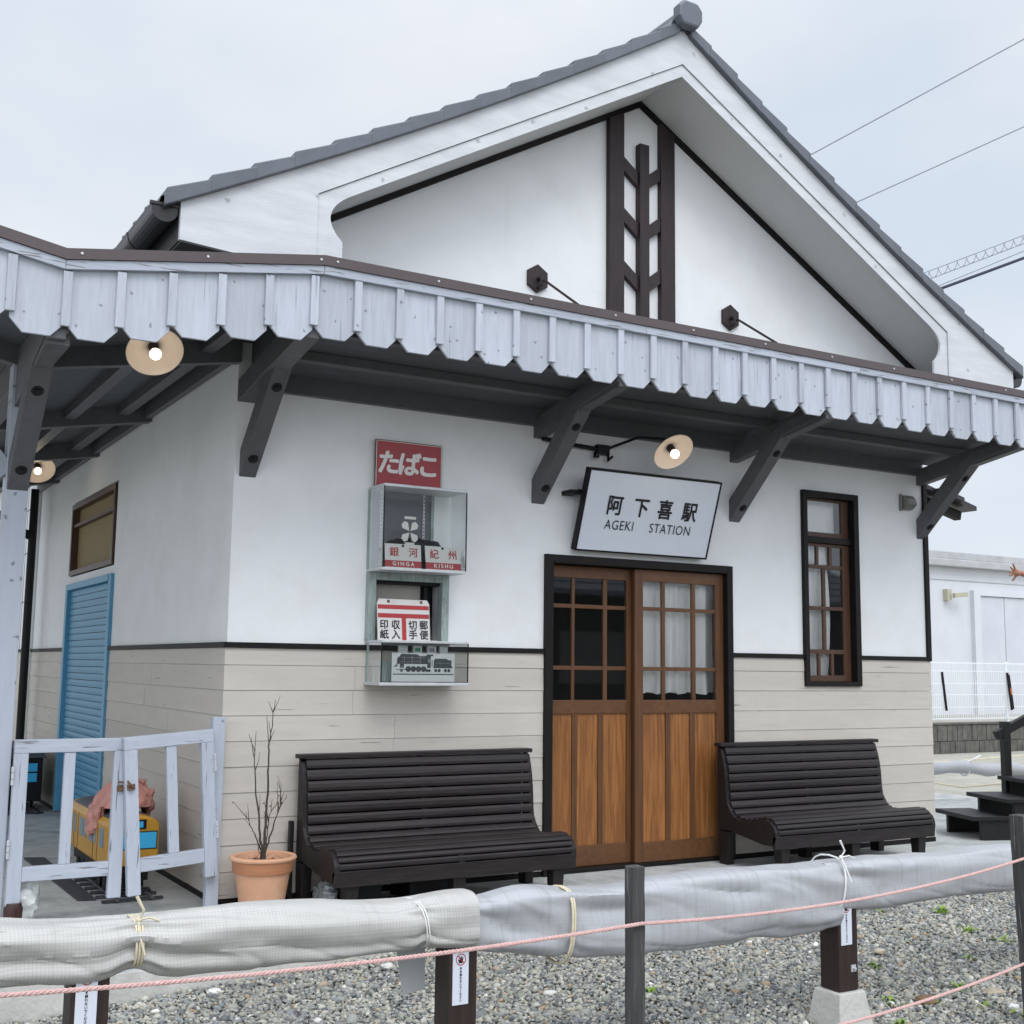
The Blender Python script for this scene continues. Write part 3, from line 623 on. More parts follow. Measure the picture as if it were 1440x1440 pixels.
for zt in (5.215, 4.815, 4.405):
    t = MB(); t.prism([(2.868, zt), (3.005, zt - .105), (3.005, zt - .215), (2.868, zt - .11)], 'y', -.04, -.001); t.prism([(3.092, zt - .105), (3.212, zt - .012), (3.212, zt - .122), (3.092, zt - .215)], 'y', -.04, -.001)
    build(t, 'gable_strut', TIMBER, bld, bevel=.002)

# roof: pantiles, verge tiles, ridge
def roof_pt(d, sg, y, lift): return (XC + sg * d, y, rz(d) + lift)
r = MB(); YB = 7.35
ND = 15; STEP = 3.665 / ND
for sg in (-1, 1):
    for k in range(ND):
        d1, d0 = STEP * k, STEP * (k + 1)
        ny = 104
        o = len(r.v)
        for i in range(ny + 1):
            y = -.52 + (YB + .52) * i / ny; wv = .022 * math.sin((y + .52) / .28 * 2 * math.pi)
            r.v += [(XC + sg * d1, y, rz(d1) + .020 + wv), (XC + sg * d0, y, rz(d0) + .060 + wv), (XC + sg * d0, y, rz(d0) + .020 + wv)]
        for i in range(ny):
            a = o + 3 * i; q = [(a, a + 3, a + 4, a + 1), (a + 1, a + 4, a + 5, a + 2)]
            r.f += q if sg < 0 else [x[::-1] for x in q]
    # eave underside closing
    r.add([roof_pt(0, sg, -.50, -.02), roof_pt(3.60, sg, -.50, .0), roof_pt(3.60, sg, YB, .0), roof_pt(0, sg, YB, -.02)], [(0, 1, 2, 3)])
roof = build(r, 'roof', TILE, bld, smooth=True)
v = MB()
for sg in (-1, 1):
    for k in range(ND):
        d1, d0 = STEP * k - .02, STEP * (k + 1)
        if k == 0: d1 = .05
        P = []
        q = [(XC + sg * d1, rz(max(d1, 0)) + .080 - .017), (XC + sg * d0, rz(d0) + .080 + .010), (XC + sg * d0, rz(d0) - .012), (XC + sg * d1, rz(max(d1, 0)) - .012)]
        v.prism(q if sg < 0 else q[::-1], 'y', -.575 - .004 * (k % 2), -.30)
build(v, 'verge_tile', TILE, roof, bevel=.006)
rd = MB()
n = 22
prof = [(.085 * math.cos(a), .085 + .075 * math.sin(a)) for a in [math.pi * k / n for k in range(n + 1)]]
prof = [(.13, -.03), (.11, .04)] + prof + [(-.11, .04), (-.13, -.03), (0, .0)]
rd.prism([(XC + a, rz(0) - .005 + b_ * .9) for a, b_ in prof], 'y', -.55, YB)
build(rd, 'ridge_tile', TILE, roof, smooth=True)
rd = MB(); oc = [(-.125, .045), (-.08, -.025), (.08, -.025), (.125, .045), (.125, .135), (.075, .195), (-.075, .195), (-.125, .135)]
rd.prism([(XC + a * .86, rz(0) + .010 + b_ * .88) for a, b_ in oc], 'y', -.64, -.551); build(rd, 'ridge_end_tile', TILE, roof, bevel=.02)
for k in range(27):
    y = -.24 + .28 * k
    for sg in (-1, 1):
        e = MB(); e.lathe([(0.0001, -.01), (.05, -.01), (.056, .0), (.056, .10)], (XC + sg * 3.68, y, rz(3.665) + .030), (-sg, 0, .35), 12)
        build(e, 'eave_tile', TILE, roof, smooth=True)
for sg in (-1, 1):
    gt = MB()
    cx_, cz_ = XC + sg * 3.655, rz(3.62) - .035
    pr = [(cx_ + .075 * math.cos(a), cz_ + .075 * math.sin(a)) for a in [math.pi + math.pi * k / 12 for k in range(13)]]
    pr = [(cx_ - .08, cz_ + .02)] + pr + [(cx_ + .08, cz_ + .02)]
    pi_ = [(cx_ + (x - cx_) * .93, z + .006) for x, z in reversed(pr)]
    gt.prism(pr + pi_, 'y', -.50, YB)
    gt.prism(pr, 'y', -.506, -.498)
    gt.prism([(cx_ - .085, cz_ + .015), (cx_ + .085, cz_ + .015), (cx_ + .085, cz_ + .032), (cx_ - .085, cz_ + .032)], 'y', -.515, -.495)
    for yy in (.05, .9, 2.0): gt.prism([(cx_ + (x - cx_) * 1.05, cz_ + (z - cz_) * 1.05) for x, z in pr], 'y', yy, yy + .03)
    build(gt, 'gutter', GUTTER, bld)
for sg in (-1, 1):
    u = MB()
    xo = XC + sg * 3.562; xi = XC + sg * 2.95
    u.box(xo, xi, -.504, -.002, 3.738, 3.75); u.box(xo, XC + sg * 3.042, -.0015, YB, 3.738, 3.75)
    u.box(xo - .010, xo + .010, -.503, YB, 3.7505, rz(3.58) - .01)
    build(u, 'eave_board', UNDEREAVE, bld)
# lean-to eave on the right side wall
le = MB()
for k in range(4):
    xx = W + .02 + .25 * k
    le.prism([(xx, 3.16 - .055 * k), (xx + .28, 3.09 - .055 * k), (xx + .28, 3.05 - .055 * k), (xx, 3.12 - .055 * k)], 'y', .22 + .07 * (k % 2), 5.5)
build(le, 'side_eave', GUTTER, bld)
le = MB()
for k in range(3): le.beam((W, .42 + 1.9 * k, 3.06), (W + .95, .42 + 1.9 * k, 2.84), .07, .08)
build(le, 'side_eave_rafter', DARKTRIM, bld)
vn = MB(); vn.box(5.765, 5.78, -.03, -.001, 2.75, 2.895)
vn.prism([(-.001, 2.885), (-.05, 2.88), (-.085, 2.85), (-.095, 2.80), (-.05, 2.765), (-.001, 2.76)], 'x', 5.785, 5.885)
build(vn, 'vent_hood', VENTG, bld, bevel=.004)
dp = MB(); dp.tube([(-.15, 6.40, 3.2), (-.15, 6.40, 2.9), (-.15, 6.40, .01)], .042, 12); dp.tube([(-.15, 6.40, 2.70), (-.28, 6.40, 2.74), (-.34, 6.40, 2.86), (-.60, 6.40, 2.93), (-1.1, 6.40, 2.95)], .05, 12)
build(dp, 'downpipe', BLACKPL, bld, smooth=True)

ax = thing('annex_building', 'white panelled annex with beige boarded base at the back of the platform', 'building', (1.5, 9, 0))
m_ = MB(); m_.box(-.03, 5, 6.91, 11, 0, 3.6); build(m_, 'wall', mat('annex_panel', (.80, .81, .82), .6, .03, 2), ax)
m_ = siding('y', 6.912, 11, face=-.03); build(m_, 'siding', SIDING, ax)
m_ = MB(); m_.box(-.055, -.031, 6.912, 11, 1.49, 1.523); build(m_, 'trim_band', DARKTRIM, ax)
m_ = MB()
for z in (2.05, 2.6, 3.1): m_.box(-.034, -.0305, 6.93, 11, z, z + .008)
for y in (7.6, 8.6, 9.6): m_.box(-.034, -.0305, y, y + .008, 1.53, 3.6)
build(m_, 'panel_joint', UNDEREAVE, ax)
m_ = MB(); m_.box(-.3, 5.2, 6.95, 11.2, 3.61, 3.75); build(m_, 'roof', TILE, ax)

# ------------------------------------------------------------------ canopy
cnp = thing('station_canopy', 'grey timber canopy with scalloped fascia along the front and side of the station', 'canopy', (XC, -.6, 3.1))
VX = -1.215
def zo(x):
    if x >= .12: return 0.0
    if x >= VX: return -.162 * (.12 - x)
    return -.162 * (.12 - VX) + .175 * (VX - x)
FY = -1.05; P_ = .2545
xb = []
k0 = 2.109
i = math.ceil((-3.8 - k0) / P_)
while k0 + i * P_ < 6.35: xb.append(k0 + i * P_); i += 1
for a, b_ in zip(xb[:-1], xb[1:]):
    xm = (a + b_) / 2; z = zo(xm); dz = random.uniform(-.004, .004)
    zt = 3.553
    m_ = MB(); a_, c_ = a + .002, b_ - .002; zb = 3.158 + z + dz; zc = 3.222
    poly = [(a_, zt + zo(a_)), (a_, zc + z), (a_ + .062, zb), (c_ - .062, zb), (c_, zc + z), (c_, zt + zo(c_))]
    yy = FY + random.uniform(-.002, .002)
    m_.prism(poly, 'y', yy, yy + .018); build(m_, 'fascia_board', GREYPAINT, cnp, bevel=.002)
for a in xb[1:]:
    m_ = MB(); z = zo(a) ; m_.box(a - .022, a + .022, FY - .024, FY - .003, 3.222 + z + random.uniform(-.006, .006), 3.51 + z - .01 * (a < .12)); build(m_, 'fascia_batten', GREYPAINT, cnp, bevel=.002)
def strip(mb, x0, x1, zlo, zhi, y0, y1):
    q = [(x0, zlo + zo(x0)), (x1, zlo + zo(x1)), (x1, zhi + zo(x1)), (x0, zhi + zo(x0))]; mb.prism(q, 'y', y0, y1)
RX = 6.32
for x0, x1 in ((-3.7, VX), (VX, .12), (.12, 2.3), (2.3, 4.2), (4.2, RX)):
    m_ = MB(); strip(m_, x0 + .001, x1 - .001, 3.508, 3.556, FY - .030, FY - .003); build(m_, 'fascia_rail', RAILPAINT, cnp, bevel=.002)
for x0, x1 in ((-3.7, VX), (VX, .12), (.12, RX)):
    m_ = MB(); strip(m_, x0, x1, 3.557, 3.612, FY - .040, FY + .03); strip(m_, x0, x1, 3.606, 3.614, FY + .03, FY + .25)
    o = build(m_, 'roof_edge', BROWNCAP, cnp)
    sc = MB(); q = x0 + .07
    while q < x1: sc.lathe([(.0001, -.006), (.007, -.005), (.009, 0)], (q, FY - .040, 3.585 + zo(q)), (0, 1, 0), 8); q += .62
    if sc.v: build(sc, 'screw', SCREW, o)
# decks
m_ = MB()
q = [(0.0, 3.175), (FY + .02, 3.345), (FY + .02, 3.60), (0.0, 3.42)]
m_.prism(q[::-1], 'x', .10, RX - .02); build(m_, 'front_deck', DECKGREY, cnp)
m_ = MB(); DYB = 7.0
for xa, xb_ in ((VX, -.002), (-3.7, VX)):  # left wing lengthened out of view to deepen shade on the side wall
    def dzz(x): return 3.36 - .20 * abs(x) if x >= VX else 3.36 - .20 * abs(VX) + .20 * (VX - x)
    m_.add([(xa, FY + .02, dzz(xa)), (xb_, FY + .02, dzz(xb_)), (xb_, DYB, dzz(xb_)), (xa, DYB, dzz(xa))], [(0, 3, 2, 1)])
    m_.add([(xa, FY + .02, dzz(xa) + .2), (xb_, FY + .02, dzz(xb_) + .2), (xb_, DYB, dzz(xb_) + .2), (xa, DYB, dzz(xa) + .2)], [(0, 1, 2, 3)])
    m_.add([(xa, DYB, dzz(xa)), (xb_, DYB, dzz(xb_)), (xb_, DYB, dzz(xb_) + .2), (xa, DYB, dzz(xa) + .2)], [(0, 1, 2, 3)])
m_.add([(-.002, FY + .02, 3.36), (.10, FY + .02, 3.36), (.10, -.001, 3.36), (-.002, -.001, 3.36)], [(0, 3, 2, 1)])
m_.box(.08, .099, FY + .08, -.001, 3.20, 3.6)
build(m_, 'platform_deck', DECKGREY, cnp)
# purlins
def zd(y): return 3.175 + .165 * -y
for y in (-.40, -.80): 
    m_ = MB(); m_.box(.10, RX - .03, y - .04, y + .04, zd(y) - .055, zd(y) + .003); build(m_, 'purlin', DARKGREY, cnp, bevel=.003)
m_ = MB(); m_.box(.10, 6.0, -.05, -.001, 3.068, 3.19); build(m_, 'wall_plate', DARKGREY, cnp, bevel=.003)
for x in (-.60, -.22, -1.78, -2.3):
    m_ = MB(); zz = dzz(x) if x < VX else 3.36 - .20 * abs(x)
    m_.box(x - .04, x + .04, FY + .05, DYB - .1, zz - .075, zz + .004); build(m_, 'purlin', DARKGREY, cnp, bevel=.003)
m_ = MB(); m_.box(-.058, -.0145, .002, DYB - .1, 3.235, 3.349); build(m_, 'wall_plate', DARKGREY, cnp, bevel=.003)
m_ = MB(); m_.box(VX - .055, VX + .055, FY + .05, DYB - .1, 2.93, 3.115); build(m_, 'valley_beam', DARKGREY, cnp, bevel=.004)
for y in (.0, 2.15, 4.0, 5.9):
    m_ = MB()
    y0, y1 = y - .05, y + .05
    if y == 0: y0, y1 = -.075, -.003
    m_.prism([(VX, 3.01), (-.003, 3.215), (-.003, 3.362), (VX, 3.119)], 'y', y0, y1)
    m_.prism([(VX, 3.01), (VX, 3.119), (-3.6, 3.595), (-3.6, 3.49)], 'y', y0, y1)
    build(m_, 'platform_arm', DARKGREY, cnp, bevel=.003)
# wall brackets with arms
def bracket(x, wd, ybase=0.0, zb=0.0):
    a = MB()
    a.prism([(ybase, 2.985 + zb), (ybase, 3.12 + zb), (FY + .02, 3.30 + zb), (FY + .02, 3.155 + zb)], 'x', x + (.012 if x > .1 or x < 0 else -.029), x + wd - .012)
    build(a, 'arm', DARKGREY, cnp, bevel=.004)
    b_ = MB()
    b_.prism([(ybase, 2.523 + zb), (ybase, 2.69 + zb), (ybase - .44, 3.12 + zb), (ybase - .60, 3.20 + zb), (FY + .022, 3.27 + zb), (FY + .022, 3.185 + zb), (ybase - .60, 3.105 + zb)], 'x', x, x + wd)
    br = build(b_, 'bracket', DARKGREY, cnp, bevel=.004)
    n_ = Vector((0, -.697, -.717)); bo = MB()
    for t_ in (.17, .80):
        c = Vector((x + wd / 2, ybase - .60 * t_, 2.523 + zb + .582 * t_))
        bo = MB(); bo.lathe([(.0001, -.004), (.030, -.004), (.033, .002)], c, -n_, 16); bo.lathe([(.0001, .014), (.015, .012), (.017, .0)], c, n_, 6)
        build(bo, 'bolt', IRON, br)
for x in (.03, 2.111, 3.891, 5.972): bracket(x, .105)
bracket(-1.283, .11, -.06, -.20)
# posts of the platform canopy
for y in (0, 2.15, 4.0, 5.9):
    m_ = MB(); m_.box(-1.29, -1.17, y - .06, y + .06, 0, 3.03); build(m_, 'post', POSTPAINT, cnp, bevel=.005)
    m_ = MB(); m_.beam((-1.28, y, 2.42), (-1.80, y, 3.04), .09, .10, (0, 1, 0)); build(m_, 'brace', POSTPAINT, cnp, bevel=.004)
# tie rods to the gable wall
for x, z in ((2.135, 4.137), (3.915, 4.137)):
    m_ = MB(); m_.prism([(x + .095 * math.sin(math.pi * k / 3), z + .105 * math.cos(math.pi * k / 3)) for k in range(6)], 'y', -.022, -.001)
    pl = build(m_, 'tie_plate', TIMBER, cnp, bevel=.003)
    m_ = MB(); m_.tube([(x, -.022, z - .01), (x + .02, -.09, z - .035), (x + .02, FY + .15, 3.56)], .009, 8); m_.tube([(x, -.02, z), (x, -.06, z - .01), (x + .008, -.07, z - .06), (x, -.02, z - .07)], .012, 6)
    build(m_, 'tie_rod', TIMBER, pl, smooth=True)

# ------------------------------------------------------------------ lamps
def lamp(base, c, label):
    base = Vector(base); c = Vector(c); L = thing('wall_lamp', label, 'lamp', tuple(base), 'enamel lamps under the canopy')
    ax_ = Vector((.0, -.70, -.714)).normalized()
    m_ = MB(); m_.lathe([(.030, -.075), (.034, -.03), (.06, -.018), (.10, .0), (.135, .022), (.15, .04), (.152, .043)], c, ax_, 40); build(m_, 'shade_back', ENAMELOUT, L, smooth=True)
    m_ = MB(); m_.lathe([(.020, -.02), (.034, -.012), (.06, -.004), (.10, .012), (.134, .031), (.148, .045), (.152, .044)], c, ax_, 40); build(m_, 'lamp_shade', ENAMEL, L, smooth=True)
    m_ = MB(); m_.lathe([(.0001, -.08), (.026, -.078), (.028, .02), (.022, .035), (.0001, .036)], c, ax_, 20); build(m_, 'socket', IRON, L, smooth=True)
    m_ = MB(); cc = c + ax_ * .066
    m_.lathe([(.0001, -.034)] + [(.032 * math.sin(math.pi * k / 10), -.032 * math.cos(math.pi * k / 10)) for k in range(1, 10)] + [(.0001, .034)], cc, ax_, 20); build(m_, 'bulb', BULB, L, smooth=True)
    m_ = MB(); bk = c - ax_ * .07
    m_.tube([bk, bk - ax_ * .04, (bk + base) / 2 + Vector((0, 0, .06)), base + Vector((0, 0, .01)), base], .010, 8); build(m_, 'lamp_arm', IRON, L, smooth=True)
    pd = bpy.data.lights.new('lamp_glow', 'POINT'); pd.energy = .30; pd.color = (1, .78, .55); pd.shadow_soft_size = .03
    po = bpy.data.objects.new('lamp_glow', pd); link(po, L); po.location = cc + ax_ * .06 - base
    return L
lamp((-.55, -.08, 3.12), (-.665, -.62, 3.085), 'round enamel lamp under the canopy above the little grey gate')
lamp((-.44, 4.6, 3.10), (-.475, 4.25, 3.12), 'round enamel lamp deep under the side canopy, half behind the post')
lamp((2.76, -.03, 2.97), (3.02, -.40, 2.945), 'tilted enamel lamp above the station name sign')
cd = MB(); cd.tube([(2.18, -.03, 2.985), (2.45, -.03, 2.965), (2.69, -.03, 2.955)], .016, 8); cd.box(2.64, 2.74, -.05, -.003, 2.92, 2.99); cd.tube([(2.62, -.04, 2.93), (2.60, -.06, 2.89), (2.64, -.05, 2.90)], .012, 6); cd.tube([(2.73, -.04, 2.94), (2.72, -.06, 2.87), (2.76, -.05, 2.91)], .012, 6)
tag(build(cd, 'conduit', IRON), 'black electric conduit along the wall top left of the tilted lamp', 'conduit')

# ------------------------------------------------------------------ signs
sg = thing('station_sign', 'white board reading AGEKI STATION leaning out above the door', 'sign', (3.03, 0, 2.5))
p0 = Vector((2.434, -.062, 2.211)); Uv = Vector((1, 0, 0)); Vv = Vector((0, -.19, .56)).normalized(); Nv = Uv.cross(Vv); Ws, Hs = 1.18, .59
def slabq(mb, o0, U, V, N, u0, u1, v0, v1, n0, n1):
    pts = []
    for nn in (n0, n1):
        for a, b_ in ((u0, v0), (u1, v0), (u1, v1), (u0, v1)): pts.append(o0 + U * a + V * b_ + N * nn)
    mb.add(pts, [(3, 2, 1, 0), (4, 5, 6, 7), (0, 1, 5, 4), (1, 2, 6, 5), (2, 3, 7, 6), (3, 0, 4, 7)])
m_ = MB(); slabq(m_, p0, Uv, Vv, Nv, .012, Ws - .012, .012, Hs - .012, -.03, -.002); build(m_, 'sign_face', SIGNWHITE, sg)
m_ = MB()
for a in ((0, Ws, 0, .0125), (0, Ws, Hs - .0125, Hs), (0, .0125, .0125, Hs - .0125), (Ws - .0125, Ws, .0125, Hs - .0125)): slabq(m_, p0, Uv, Vv, Nv, *a, -.055, .004)
build(m_, 'sign_frame', BLACKPL, sg, bevel=.002)
m_ = MB()
def onsign(a, b_): return p0 + Uv * a + Vv * b_
for ch, a in zip('阿下喜駅', (.265, .495, .71, .935)): text(m_, ch, .150, onsign(a, .335), Uv, Vv, bold=.0035, sx=.92)
text(m_, 'AGEKI', .098, onsign(.335, .20), Uv, Vv, bold=0, sx=.86, spacing=1.1); text(m_, 'STATION', .098, onsign(.788, .20), Uv, Vv, bold=0, sx=.86, spacing=1.1)
build(m_, 'lettering', BLACKINK, sg)
m_ = MB(); m_.box(2.36, 2.44, -.12, 0, 2.60, 2.63); m_.box(2.44, 3.6, -.10, 0, 2.62, 2.64); build(m_, 'sign_mount', BLACKPL, sg)

tb = thing('tobacco_sign', 'red enamel sign with white hiragana on top of the glass case', 'sign', (1.15, 0, 2.5))
m_ = MB(); m_.box(.912, 1.392, -.036, -.024, 2.535, 2.846); build(m_, 'sign_plate', RUST, tb)
m_ = MB(); m_.box(.921, 1.383, -.039, -.0365, 2.543, 2.838); build(m_, 'sign_face', REDSIGN, tb)
m_ = MB()
for a in ((.916, 1.388, 2.8365, 2.8395), (.916, .9195, 2.54, 2.8365), (1.3845, 1.388, 2.54, 2.8365)): m_.box(a[0], a[1], -.0395, -.037, a[2], a[3])
for ch, a in zip('たばこ', (1.005, 1.150, 1.292)): text(m_, ch, .165, (a, -.039, 2.688), (1, 0, .0), (.10, 0, 1), bold=.006)
build(m_, 'lettering', WHITEPRINT, tb)

cs = thing('display_case', 'tall glass display case with white shelves, fixed to the wall under the red sign', 'display case', (1.18, 0, 2.0))
x0, x1 = .885, 1.475; D = -.25
for a in ((2.512, 2.53), (1.985, 2.003)):
    m_ = MB(); m_.box(x0, x1, D, -.001, *a); build(m_, 'shelf', ALU, cs, bevel=.003)
m_ = MB(); m_.box(x0, x0 + .02, -.03, -.001, 2.003, 2.512); m_.box(x1 - .15, x1 - .13, -.03, -.001, 2.003, 2.512); build(m_, 'upright', GREENWOOD, cs)
m_ = MB(); m_.box(x0 + .022, x1 - .152, -.014, -.002, 2.004, 2.511); build(m_, 'back_panel', CASEBACK, cs)
m_ = MB()
for xx in (x0 + .085, x1 - .20):
    m_.box(xx - .007, xx + .007, -.022, -.015, 2.004, 2.511)
build(m_, 'shelf_rail', ALU, cs)
m_ = MB()
for xx in (x0 + .085, x1 - .20):
    for k in range(20): m_.box(xx - .003, xx + .003, -.0235, -.0222, 2.02 + .024 * k, 2.032 + .024 * k)
build(m_, 'rail_slot', BLACKPL, cs)
m_ = MB()
for xx in (x0 + .003, x1 - .003): m_.add([(xx, D + .004, 2.003), (xx, -.03, 2.003), (xx, -.03, 2.512), (xx, D + .004, 2.512)], [(0, 1, 2, 3)])
m_.add([(x0 + .003, D + .004, 2.003), (x1 - .003, D + .004, 2.003), (x1 - .003, D + .004, 2.512), (x0 + .003, D + .004, 2.512)], [(0, 1, 2, 3)])
build(m_, 'glass_pane', CASEGLASS, cs)
m_ = MB()
for xx in (x0 + .003, x1 - .003): m_.box(xx - .003, xx + .003, D + .001, D + .007, 2.003, 2.512)
build(m_, 'case_edge', BLACKPL, cs)

def plate(loc_x, ang, tilt, kan, rom, label):
    P = thing('destination_plate', label, 'plate', (loc_x, -.2, 2.0035), 'train destination plates in the glass case')
    U = Vector((math.cos(ang), math.sin(ang), 0)); V = (Vector((0, 0, 1)) + Vector((-.0, .22, 0))).normalized(); Vt = (V + U * tilt).normalized(); N = U.cross(Vt); o0 = Vector((loc_x, -.215, 2.0045))
    m_ = MB(); slabq(m_, o0, U, Vt, N, -.125, .125, .048, .158, -.003, .0); slabq(m_, o0, U, Vt, N, -.125, .125, .001, .005, -.003, 0); build(m_, 'plate_face', PLATEWHITE, P, bevel=.001)
    m_ = MB(); slabq(m_, o0, U, Vt, N, -.125, .125, .005, .048, -.003, .0002); build(m_, 'red_band', REDINK, P)
    m_ = MB()
    for ch, a in zip(kan, (-.062, .07)): text(m_, ch, .066, o0 + U * a + Vt * .10, U, Vt, bold=.0012)
    build(m_, 'lettering', REDINK, P)
    m_ = MB(); text(m_, rom, .036, o0 + Vt * .026, U, Vt, bold=.0008, spacing=1.5, off=.0008); build(m_, 'roman_lettering', WHITEPRINT, P)
    m_ = MB(); m_.lathe([(.0001, .0012), (.008, .0012), (.009, 0)], o0 + Vt * .146, N, 12); build(m_, 'hole', BLACKPL, P)
plate(1.045, -.02, .05, '銀河', 'GINGA', 'white and red plate lettered GINGA in the glass case')
plate(1.33, -.02, .02, '紀州', 'KISHU', 'white and red plate lettered KISHU in the glass case')
em = thing('emblem_stand', 'small white four-petal emblem stand between the two plates in the glass case', 'emblem', (1.12, -.12, 2.0035))
m_ = MB()
ce = Vector((1.115, -.15, 2.245))
for k in range(4):
    a = math.pi / 4 + k * math.pi / 2; d_ = Vector((math.cos(a) * .95, 0, math.sin(a) * 1.1)); pp = Vector((-math.sin(a), 0, math.cos(a)))
    pts = [ce + d_ * .007, ce + d_ * .050 + pp * .026, ce + d_ * .072 + pp * .014, ce + d_ * .072 - pp * .014, ce + d_ * .050 - pp * .026]
    m_.add([p + Vector((0, q, 0)) for q in (0, .004) for p in pts], [(4, 3, 2, 1, 0), (5, 6, 7, 8, 9)] + [(i_, (i_ + 1) % 5, (i_ + 1) % 5 + 5, i_ + 5) for i_ in range(5)])
build(m_, 'emblem', WHITEPRINT, em)
m_ = MB(); m_.box(1.075, 1.155, -.152, -.146, 2.325, 2.342); m_.box(1.085, 1.145, -.155, -.13, 2.0045, 2.175); build(m_, 'stand', WHITEPRINT, em)
bg_ = MB()
def blob(c, r3, seed, amp=.25, fr=2.2, nu=28, nv=20, flat=None):
    mb = MB(); c = Vector(c)
    def fn(u, v):
        th = math.pi * u; ph = 2 * math.pi * v
        d = Vector((math.sin(th) * math.cos(ph), math.sin(th) * math.sin(ph), math.cos(th)))
        k = 1 + amp * noise.noise(d * fr + Vector((seed, seed * 2, 0))) + amp * .5 * noise.noise(d * fr * 2.7 + Vector((0, seed, 3)))
        p = Vector((d.x * r3[0], d.y * r3[1], d.z * r3[2])) * k
        if flat is not None and p.z < flat: p.z = flat
        return c + p
    mb.grid(fn, nu, nv, wrap=True); return mb
tag(build(blob((1.18, -.085, 2.105), (.235, .055, .102), 4, .25, 2.4, flat=-.10), 'cloth_bag', BLACKPL, smooth=True), 'crumpled black cloth bag lying behind the plates in the glass case', 'bag')

tk = thing('ticket_window', 'weathered pale green ticket window frame between the two display cases', 'window', (1.18, 0, 1.76))
m_ = MB(); m_.box(.885, .935, -.055, .02, 1.552, 1.984); m_.box(1.405, 1.455, -.055, .02, 1.552, 1.984); m_.box(.935, 1.405, -.055, .02, 1.935, 1.984); build(m_, 'frame', GREENWOOD, tk, bevel=.003)
m_ = MB(); m_.box(.936, 1.30, .06, .075, 1.552, 1.933); build(m_, 'inner_board', BOARDBEIGE, tk)
m_ = MB(); m_.box(.936, 1.404, .10, .115, 1.552, 1.933); m_.box(1.31, 1.335, .02, .09, 1.552, 1.933); m_.box(.936, 1.404, -.02, .09, 1.915, 1.9335); build(m_, 'recess', BLACKPL, tk)

ps = thing('stamp_sign', 'white enamel sign with red T stripe and black kanji standing in the ticket window', 'sign', (1.1, -.12, 1.5525))
o0 = Vector((.918, -.135, 1.5535)); U = Vector((1, 0, 0)); V = Vector((0, .12, 1)).normalized(); N = U.cross(V)
m_ = MB(); pl_ = [(0, 0), (.366, 0), (.366, .235), (.352, .262), (.014, .262), (0, .235)]
m_.add([o0 + U * a + V * b_ + N * q for q in (0, -.004) for a, b_ in pl_], [tuple(range(6)), tuple(range(11, 5, -1))] + [(i_ + 6, (i_ + 1) % 6 + 6, (i_ + 1) % 6, i_) for i_ in range(6)])
build(m_, 'sign_plate', PLATEWHITE, ps)
m_ = MB()
for a in ((.004, .362, .198, .225), (.004, .362, .142, .170), (.168, .198, .002, .142)): slabq(m_, o0, U, V, N, *a, .0002, .0012)
build(m_, 'red_stripe', REDINK, ps)
m_ = MB()
for ch, a, b_ in (('印', .045, .095), ('収', .125, .095), ('紙', .045, .033), ('入', .125, .033), ('切', .245, .095), ('郵', .322, .095), ('手', .245, .033), ('便', .322, .033)): text(m_, ch, .062, o0 + U * a + V * b_, U, V, bold=.0016)
build(m_, 'lettering', BLACKINK, ps)
m_ = MB()
for a in (.07, .30): slabq(m_, o0, U, V, N, a, a + .018, .238, .256, .0002, .002)
build(m_, 'hook', RUST, ps)

c2 = thing('small_display_case', 'low glass display case below the ticket window, holding a locomotive picture', 'display case', (1.2, 0, 1.28))
x0, x1 = .893, 1.503
for a in ((x0, x1, D, -.001, 1.536, 1.5515), (x0 - .01, x1, D - .004, -.001, 1.272, 1.292)):
    m_ = MB(); m_.box(*a); build(m_, 'shelf', ALU, c2, bevel=.003)
m_ = MB(); m_.box(x0, x0 + .012, -.04, -.001, 1.292, 1.536); build(m_, 'upright', GREENWOOD, c2)
m_ = MB()
for xx in (x0 + .003, x1 - .003): m_.add([(xx, D + .004, 1.292), (xx, -.03, 1.292), (xx, -.03, 1.536), (xx, D + .004, 1.536)], [(0, 1, 2, 3)])
m_.add([(x0 + .003, D + .004, 1.292), (x1 - .003, D + .004, 1.292), (x1 - .003, D + .004, 1.536), (x0 + .003, D + .004, 1.536)], [(0, 1, 2, 3)])
build(m_, 'glass_pane', CASEGLASS, c2)
m_ = MB()
for xx in (x0 + .003, x1 - .003): m_.box(xx - .003, xx + .003, D + .001, D + .007, 1.292, 1.536)
m_.box(x0 + .006, x1 - .006, D + .001, D + .005, 1.292, 1.297); build(m_, 'case_edge', BLACKPL, c2)
m_ = MB(); m_.box(x0 + .013, x0 + .16, -.10, -.09, 1.2925, 1.42); build(m_, 'side_panel', GREENWOOD, c2)
lc = thing('locomotive_picture', 'white card with a grey steam locomotive picture in the low case', 'picture', (1.2, -.2, 1.293))
m_ = MB(); m_.box(.985, 1.425, -.206, -.203, 1.2935, 1.475); build(m_, 'card', PAPER, lc)
ox, oz, ks = 1.003, 1.352, .405
def lp(pts): return [(ox + a * ks, oz + b_ * ks) for a, b_ in pts]
m_ = MB()
